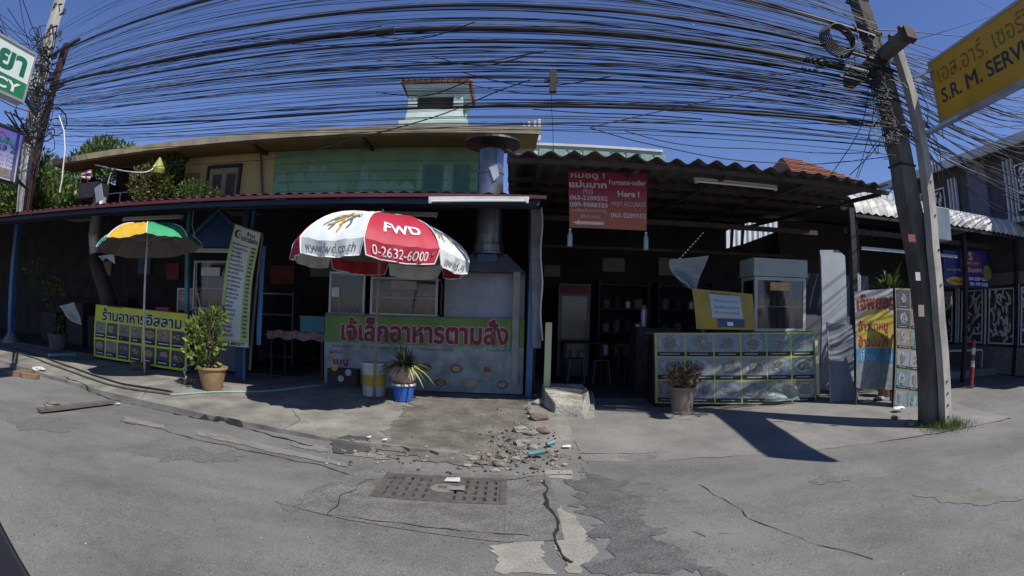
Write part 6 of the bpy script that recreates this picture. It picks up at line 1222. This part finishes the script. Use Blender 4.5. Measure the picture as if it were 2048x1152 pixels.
# building facing the side street
rb = thing('lattice_building', 'two-storey building with white leaf-pattern lattice panels at the right edge', 'building', (12.3, 10, 0)); XB = 12.3
dkw = mat('plum grey wall', (.12, .105, .12), .8, .3, 2); lat = mat('white lattice metal', (.80, .80, .80), .6, .1, 4)
mb = MB(); mb.box(XB, XB + 5, 5.5, 14, 0, 3.55); mb.build('lower_wall', dkw, rb); mb = MB(); mb.box(XB + .1, XB + 5, 5.5, 14, 3.7, 5.55); mb.build('upper_wall', dkw, rb)
mb = MB(); mb.box(XB - .5, XB + 5.2, 5.3, 14.2, 5.56, 5.64); mb.build('roof', mat('roof sheet', (0, 0, 0)), rb); mb = MB(); mb.box(XB - .58, XB - .5, 5.3, 14.2, 5.44, 5.68); mb.build('fascia', white_paint, rb)
mb = MB(); mb.box(XB - .5, XB + .1, 5.3, 14.2, 3.56, 3.69); mb.build('floor_band', mat('plum grey wall', (0, 0, 0)), rb); mb = MB(); mb.box(XB - .25, XB, 5.3, 14.2, 0, .66); mb.build('plinth', concrete, rb)
def lattice(y0, y1, z0, z1, seed):
    q = random.Random(seed); mb = MB(); X = XB - .09; w, h = y1 - y0, z1 - z0
    mb.box(X, X + .03, y0, y0 + .04, z0, z1); mb.box(X, X + .03, y1 - .04, y1, z0, z1); mb.box(X, X + .03, y0 + .04, y1 - .04, z0, z0 + .04); mb.box(X, X + .03, y0 + .04, y1 - .04, z1 - .04, z1)
    n = int(30 * w * h / .9)
    for i in range(n):        # leaf blades fanning from stems
        cy_, cz_ = y0 + w * q.uniform(.12, .88), z0 + h * q.uniform(.08, .92); a_ = q.uniform(.3, 2.84) if q.random() < .8 else q.uniform(3.6, 5.8); L_ = q.uniform(.14, .30) * min(1, h); bend = q.uniform(-.8, .8); pts = []
        for j in range(6):
            t = j / 5; aa = a_ + bend * t; pts.append((cy_ + math.cos(aa) * L_ * t, cz_ + math.sin(aa) * L_ * t, .032 * math.sin(math.pi * min(1, t * .9 + .1)) + .004))
        d_ = (-math.sin(a_ + bend / 2), math.cos(a_ + bend / 2)); L1 = []; L2 = []
        for yy, zz, ww in pts:
            cl = lambda y_, z_: (X + .005 + i * .0002, min(max(y_, y0 + .03), y1 - .03), min(max(z_, z0 + .03), z1 - .03))
            L1.append(cl(yy + d_[0] * ww, zz + d_[1] * ww)); L2.append(cl(yy - d_[0] * ww, zz - d_[1] * ww))
        mb.add(L1 + L2, [(k, k + 1, k + 7, k + 6) for k in range(5)])
    return mb.build('lattice_panel', lat, rb)
for k, (y0, y1) in enumerate(((6.2, 7.2), (7.5, 8.5), (8.75, 9.75), (10.0, 10.9), (11.3, 12.2))): lattice(y0, y1, .72, 2.12, k + 1)
for y0 in (7.32, 8.58, 8.64, 9.86, 11.0, 11.1, 12.3):
    mb = MB(); mb.box(XB - .1, XB - .05, y0, y0 + .045, .7, 2.2); mb.build('lattice_post', lat, rb)
mb = MB(); mb.box(XB - .12, XB, 6, 12.6, 2.2, 2.5); mb.build('lintel_band', mat('warm grey band', (.22, .2, .19), .8), rb)
for k, (y0, y1) in enumerate(((11.4, 12.6), (7.3, 8.4), (6.0, 7.0))): lattice(y0, y1, 3.95, 5.1, k + 20)
for y0 in (8.5, 8.65, 8.8, 10.9, 11.05, 11.2, 13.0): mb = MB(); mb.box(XB - .05, XB + .05, y0, y0 + .05, 3.75, 5.3); mb.build('white_slat', lat, rb)
mb = MB(); mb.box(XB - .02, XB + .09, 9.6, 10.4, 3.75, 5.5); mb.build('grey_pier', mat('slate pier', (.2, .2, .24), .8, .2, 6), rb)
mb = MB(); [mb.box(XB - .62, XB - .5, 5.5 + k * .17, 5.58 + k * .17, 3.6, 3.72) for k in range(46)]; mb.build('tile_edge', white_paint, rb)
# blue shop sign under the awning
bs = thing('blue_shop_sign', 'dark blue and purple shop sign with round emblem under the awning', 'sign', (8.9, 8.9, 2.8)); YSg = 8.7
BF = four(PY(1888, 572, YSg), PY(1980, 578, YSg), PY(1972, 502, YSg), PY(1886, 500, YSg), .0)
sheet(BF, 1, 1, 'board', mat('ultramarine print', (.02, .025, .16), .4, .3, 3), bs, .04)
mb = MB(); mb.add([BF(.62 + .24 * math.cos(i * .3142), .66 + .30 * math.sin(i * .3142), .004) for i in range(20)], [tuple(range(20))]); mb.build('round_emblem', mat('plum print', (.13, .03, .10), .5), bs)
lettering('S', BF, .55, .64, .74, .96, ink, bs, .02, .008); lettering('COFFEE SHOP', BF, .44, .78, .62, .69, ink, bs, 0, .008); lettering('ร้านอาหาร', BF, .52, .84, .42, .55, ink, bs, .02, .008)
mb = MB(); mb.add([BF(.25 + .2 * math.cos(i * .3142), .16 + .11 * math.sin(i * .3142), .004) for i in range(20)], [tuple(range(20))]); mb.build('yellow_oval', mat('yellow ink', (0, 0, 0)), bs); lettering('OPEN 24', BF, .12, .38, .11, .20, mat('brown ink', (0, 0, 0)), bs, .02, .008)
lettering('084 2289 1234', BF, .52, .95, .20, .29, white_ink, bs, .02, .006); lettering('081 999 3228', BF, .54, .95, .06, .15, white_ink, bs, .02, .006); lettering('เปิดทุกวัน', BF, .06, .36, .42, .50, ink, bs, 0, .006)
mb = MB(); mb.add([BF(.95 + .10 * math.cos(i * .3142), .42 + .20 * math.sin(i * .3142), .03) for i in range(20)] + [BF(.95 + .10 * math.cos(i * .3142), .42 + .20 * math.sin(i * .3142), .01) for i in range(20)], [tuple(range(20))] + [(i, i + 20, (i + 1) % 20 + 20, (i + 1) % 20) for i in range(20)]); mb.build('olive_disc', mat('olive print', (.2, .19, .04)), bs)
for k, (p, lab) in enumerate((((1902, 600), 'water bottle hanging below the left of the blue shop sign'), ((1979, 585), 'water bottle hanging below the right of the blue shop sign'))):
    c = PY(*p, YSg); mb = MB(); mb.lathe(c - Vector((0, 0, .12)), [(.03, 0), (.035, .01), (.035, .15), (.015, .2), (.001, .22)], 10); mb.tube([c + Vector((0, 0, .1)), BF(.12 if k == 0 else .98, 0, -.02)], .004, 4); tag(mb.build('hanging_bottle', bm), lab, 'bottle')
bo = thing('striped_bollard', 'red and white striped bollard in the side street', 'bollard', PZ(1942, 772, 0)); c = PZ(1942, 772, 0); nb = 7
for i in range(nb): z0 = i * .13; mb = MB(); mb.lathe(c + Vector((0, 0, z0)), [(.052, 0), (.052, .13)], 14); mb.build('stripe', mat('bollard red', (.32, .03, .05), .5, .3, 6) if i % 2 == 0 or i < 3 else white_paint, bo)
mb = MB(); mb.lathe(c + Vector((0, 0, nb * .13)), [(.052, 0), (.04, .03), (.001, .05)], 14); mb.build('cap', mat('bollard red', (0, 0, 0)), bo); mb = MB(); mb.lathe(c, [(.11, 0), (.11, .015), (.06, .02)], 14); mb.build('base', dark_steel, bo)
for k, (a_, b_, lab) in enumerate((((1898, 702), (1965, 700), 'short pale rail left of the striped bollard'), ((1990, 698), (2060, 712), 'pale rail running off to the right edge'), ((1996, 659), (2060, 664), 'thin rail in front of the lattice doors'))):
    mb = MB(); A, B = PY(*a_, 10), PY(*b_, 9.5); mb.tube([A, B], .03, 6); mb.tube([A, Vector((A.x, A.y, 0))], .02, 5); mb.tube([B, Vector((B.x, B.y, 0))], .02, 5); tag(mb.build('barrier_rail', white_paint), lab, 'rail')
mb = MB(); mb.box(6.5, 12.05, 9.2, 11.7, -.02, .16); kind(mb.build('side_pavement', pave_r), 'structure')
mb = MB(); mb.box(8.0, 8.6, 10.3, 10.8, .16, 1.1); tag(mb.build('parked_cart', dark_steel), 'dark cabinet standing beneath the awning behind the pole', 'cabinet')

# ------------------------------------------------------------------ hoses, planks, rubble, litter
def hose(pl, z, r_, m, label, name='hose'):
    pts = [PZ(x, y, z) for x, y in pl]
    for _ in range(2):
        o = [pts[0]]
        for a, b in zip(pts, pts[1:]): o += [a.lerp(b, .25), a.lerp(b, .75)]
        pts = o + [pts[-1]]
    pts = [Vector((p.x, p.y, ground_z(p.x, p.y) + r_)) for p in pts]
    mb = MB(); mb.tube(pts, r_, 6); return tag(mb.build(name, m, smooth=True), label, 'hose')
hose([(0, 693), (60, 708), (130, 732), (200, 757), (270, 775), (345, 785)], .08, .016, black_pl, 'black hose lying along the pavement, the one nearer the shed')
hose([(0, 698), (55, 713), (125, 738), (195, 764), (265, 781), (340, 789)], .08, .016, mat('grey brown hose', (.07, .06, .05), .6), 'grey brown hose lying along the pavement, the one nearer the road')
hose([(340, 787), (400, 786), (470, 787), (560, 788), (640, 784)], .1, .014, mat('pale green hose', (.22, .34, .27), .5), 'pale green hose lying below the clay pots')
pk = PZ(78, 826, 0), PZ(225, 808, 0)
mb = MB(); mb.bar(pk[0] + Vector((0, 0, .035)), pk[1] + Vector((0, 0, .035)), .13, .035); tag(mb.build('plank', mat('grey driftwood', (.13, .12, .105), .9, .4, 9, bump=.3)), 'grey weathered plank lying in the road at the left', 'plank')
mb = MB(); mb.rock(PZ(112, 812, 0) + Vector((0, 0, .03)), .14, 5, (1.6, 1, .35)); tag(mb.build('sand_bag', stone_grey), 'lumpy heap of crusted cement beside the grey plank', 'cement lump')
for k, (x, y, rz, s, lab) in enumerate(((28, 746, .5, (.3, .12, .09), 'leftmost broken brick of the pile at the pavement edge'), (47, 749, -.3, (.2, .12, .09), 'middle broken brick of the pile at the pavement edge'), (66, 752, .2, (.26, .12, .08), 'rightmost broken brick of the pile at the pavement edge'), (52, 741, .1, (.3, .14, .06), 'flat brick at the back of the pile at the pavement edge'))):
    c = PZ(x, y, .05); brickobj(lab, (c.x, c.y, ground_z(c.x, c.y) + .0), rz, s, mat('ochre brick', (.24, .15, .09), .9, .4, 9, bump=.3), 'broken bricks at the left pavement edge')
mb = MB(); c = PZ(78, 743, .05); mb.rock(c + Vector((0, 0, .05)), .1, 9, (1.8, 1, .4)); tag(mb.build('plastic_wrapper', white_paint), 'crumpled pale wrapper next to the brick pile', 'litter')
q = random.Random(55)
# larger stones of the broken kerb
sp_list = [(1072, 812, .11), (1080, 825, .13), (1065, 842, .11), (1078, 850, .13), (1058, 835, .07), (1040, 868, .12), (1062, 872, .10), (1085, 870, .10), (1024, 880, .08), (1045, 888, .11), (1065, 895, .08), (1022, 902, .08), (1005, 912, .09), (1030, 915, .06), (945, 915, .07), (962, 922, .07), (1000, 925, .07), (990, 935, .05), (935, 925, .05), (1050, 918, .06), (1090, 900, .06), (1130, 925, .05), (1110, 915, .05), (1070, 930, .05), (920, 930, .04), (850, 915, .03), (760, 903, .05), (780, 908, .05), (800, 905, .04), (740, 905, .04)]
for i, (x, y, r_) in enumerate(sp_list):
    c = PZ(x, y, .03); mb = MB(); mb.rock(Vector((c.x, c.y, ground_z(c.x, c.y) + r_ * .25)), r_ * .62, i, (q.uniform(.8, 1.6), q.uniform(.7, 1.2), q.uniform(.35, .75)))
    tag(mb.build('broken_stone', [stone_grey, cement, concrete, mat('reddish rubble', (.17, .125, .10), .95, .4, 9, bump=.5)][i % 4]), ('grey', 'pale cement', 'weathered', 'reddish')[i % 4] + ' broken lump ' + ('stacked at the foot of the post between the sheds' if y < 860 else 'at the front of the rubble by the drain' if y > 898 and x > 900 else 'in the middle of the collapsed kerb' if x > 900 else 'beside the dark mortar patch'), 'rubble', 'lumps of broken kerb rubble')
mb = MB(); q = random.Random(66)
for i in range(400):
    if i < 300: x, y = q.gauss(1030, 50), q.gauss(900, 26)
    else: x, y = q.uniform(640, 1180), q.gauss(915, 12)
    if y < 810: continue
    c = PZ(x, y, .02); r_ = q.uniform(.006, .022); mb.mi = q.randrange(4)
    a_, b_, d_ = q.uniform(.6, 1.5), q.uniform(.6, 1.5), q.uniform(.3, .8); z = ground_z(c.x, c.y) + .008; P = [Vector((c.x + r_ * a_ * math.cos(t) , c.y + r_ * b_ * math.sin(t), z)) for t in (0, 1.5, 3.1, 4.7)]; mb.add(P + [Vector((c.x, c.y, z + r_ * d_ * 1.6))], [(0, 1, 4), (1, 2, 4), (2, 3, 4), (3, 0, 4)])
kind(mb.build('gravel_debris', [stone_grey, cement, stone_grey, soil]), 'stuff'); tag(bpy.data.objects['gravel_debris'], 'scattered grit and small chips around the broken kerb', 'debris')
mb = MB(); q = random.Random(67)
for i in range(1400):
    x, y = q.uniform(20, 2040), q.uniform(880, 1150); c = PZ(x, y, 0); r_ = q.uniform(.002, .006); z = groad(c.x, c.y) + .004; mb.mi = q.choice([0, 0, 0, 2, 2]) if i % 40 else 1; t0 = q.uniform(0, 6); P = [Vector((c.x + r_ * math.cos(t0 + t), c.y + r_ * math.sin(t0 + t), z)) for t in (0, 2, 4)]; mb.add(P + [Vector((c.x, c.y, z + r_))], [(0, 1, 3), (1, 2, 3), (2, 0, 3)])
kind(mb.build('road_grit', [stone_grey, white_ink, soil]), 'stuff'); tag(bpy.data.objects['road_grit'], 'tiny pale grit scattered over the asphalt', 'grit')
oil = mat('oil stain', (.055, .053, .050), .6, .3, 5, fine=.3)
for k, pl in enumerate((((20, 840), (110, 835), (160, 850), (120, 862), (40, 858)), ((300, 905), (420, 900), (500, 915), (420, 925), (320, 920)), ((1190, 970), (1280, 965), (1330, 985), (1260, 1000)), ((560, 1000), (590, 998), (600, 1008), (570, 1012)), ((1610, 955), (1660, 950), (1680, 962), (1630, 968)))):
    patch(px_poly(pl), 'road_stain', mat('road stain', (.112, .110, .104), .85, .3, 5, fine=.4, col2=(.135, .133, .125)), groad, .003, .2, 60 + k, .22)
for i, (x, y, w, m_, lab) in enumerate(((738, 880, .05, white_ink, 'small white paper scrap on the dark tar patch, left one'), (770, 886, .05, white_ink, 'small white paper scrap right of the dark tar patch'), (905, 958, .13, white_paint, 'flattened white carton lying on the drain edge'), (1133, 893, .09, white_ink, 'white stick of litter right of the rubble'), (236, 806, .06, white_ink, 'white scrap at the right end of the grey plank'), (915, 975, .12, cement, 'pale flattened wrapper on the drain grate'))):
    c = PZ(x, y, .03); z = max(ground_z(c.x, c.y), .0) + .02; mb = MB(); mb.poly([(c.x - w / 2, c.y - w * .3, z), (c.x + w / 2, c.y - w * .35, z + .004), (c.x + w * .45, c.y + w * .3, z + .012), (c.x - w * .4, c.y + w * .35, z + .002)], (0, 0, .004)); tag(mb.build('litter_scrap', m_), lab, 'litter')
tq = mat('turquoise plastic', (.10, .22, .22), .4, .3, 6)
for i, (x, y, L_, rz, lab) in enumerate(((1072, 905, .16, .3, 'turquoise crushed plastic tube at the front of the rubble'), (1100, 886, .09, .6, 'pale turquoise plastic cap lying on the rubble'))):
    c = PZ(x, y, .06); d = Vector((math.cos(rz), math.sin(rz), .12)) * L_ / 2; mb = MB(); mb.tube([c - d, c - d * .3, c + d * .4, c + d], .022, 8, r2=.034); tag(mb.build('crushed_plastic', tq), lab, 'litter')

# ------------------------------------------------------------------ edge of the vehicle the picture was taken from
a, b = ray(-30, 985), ray(70, 1170)
e = Vector((0, 0, EYE)); P1, P2 = e + a * .9, e + b * .8
mb = MB(); side = Vector((-1, -.2, -.25)).normalized() * .14
mb.add([P1, P2, P2 + side, P1 + side, P1 + Vector((0, .02, -.05)), P2 + Vector((0, .02, -.05)), P2 + side + Vector((0, .02, -.05)), P1 + side + Vector((0, .02, -.05))], [(0, 1, 2, 3), (7, 6, 5, 4), (0, 4, 5, 1), (1, 5, 6, 2), (2, 6, 7, 3), (3, 7, 4, 0)])
tag(mb.build('vehicle_edge', mat('black vehicle trim', (.012, .01, .012), .5, .2), bevel=.008), 'black trim edge of the vehicle in the lower left corner', 'vehicle trim')
bpy.context.view_layer.update()
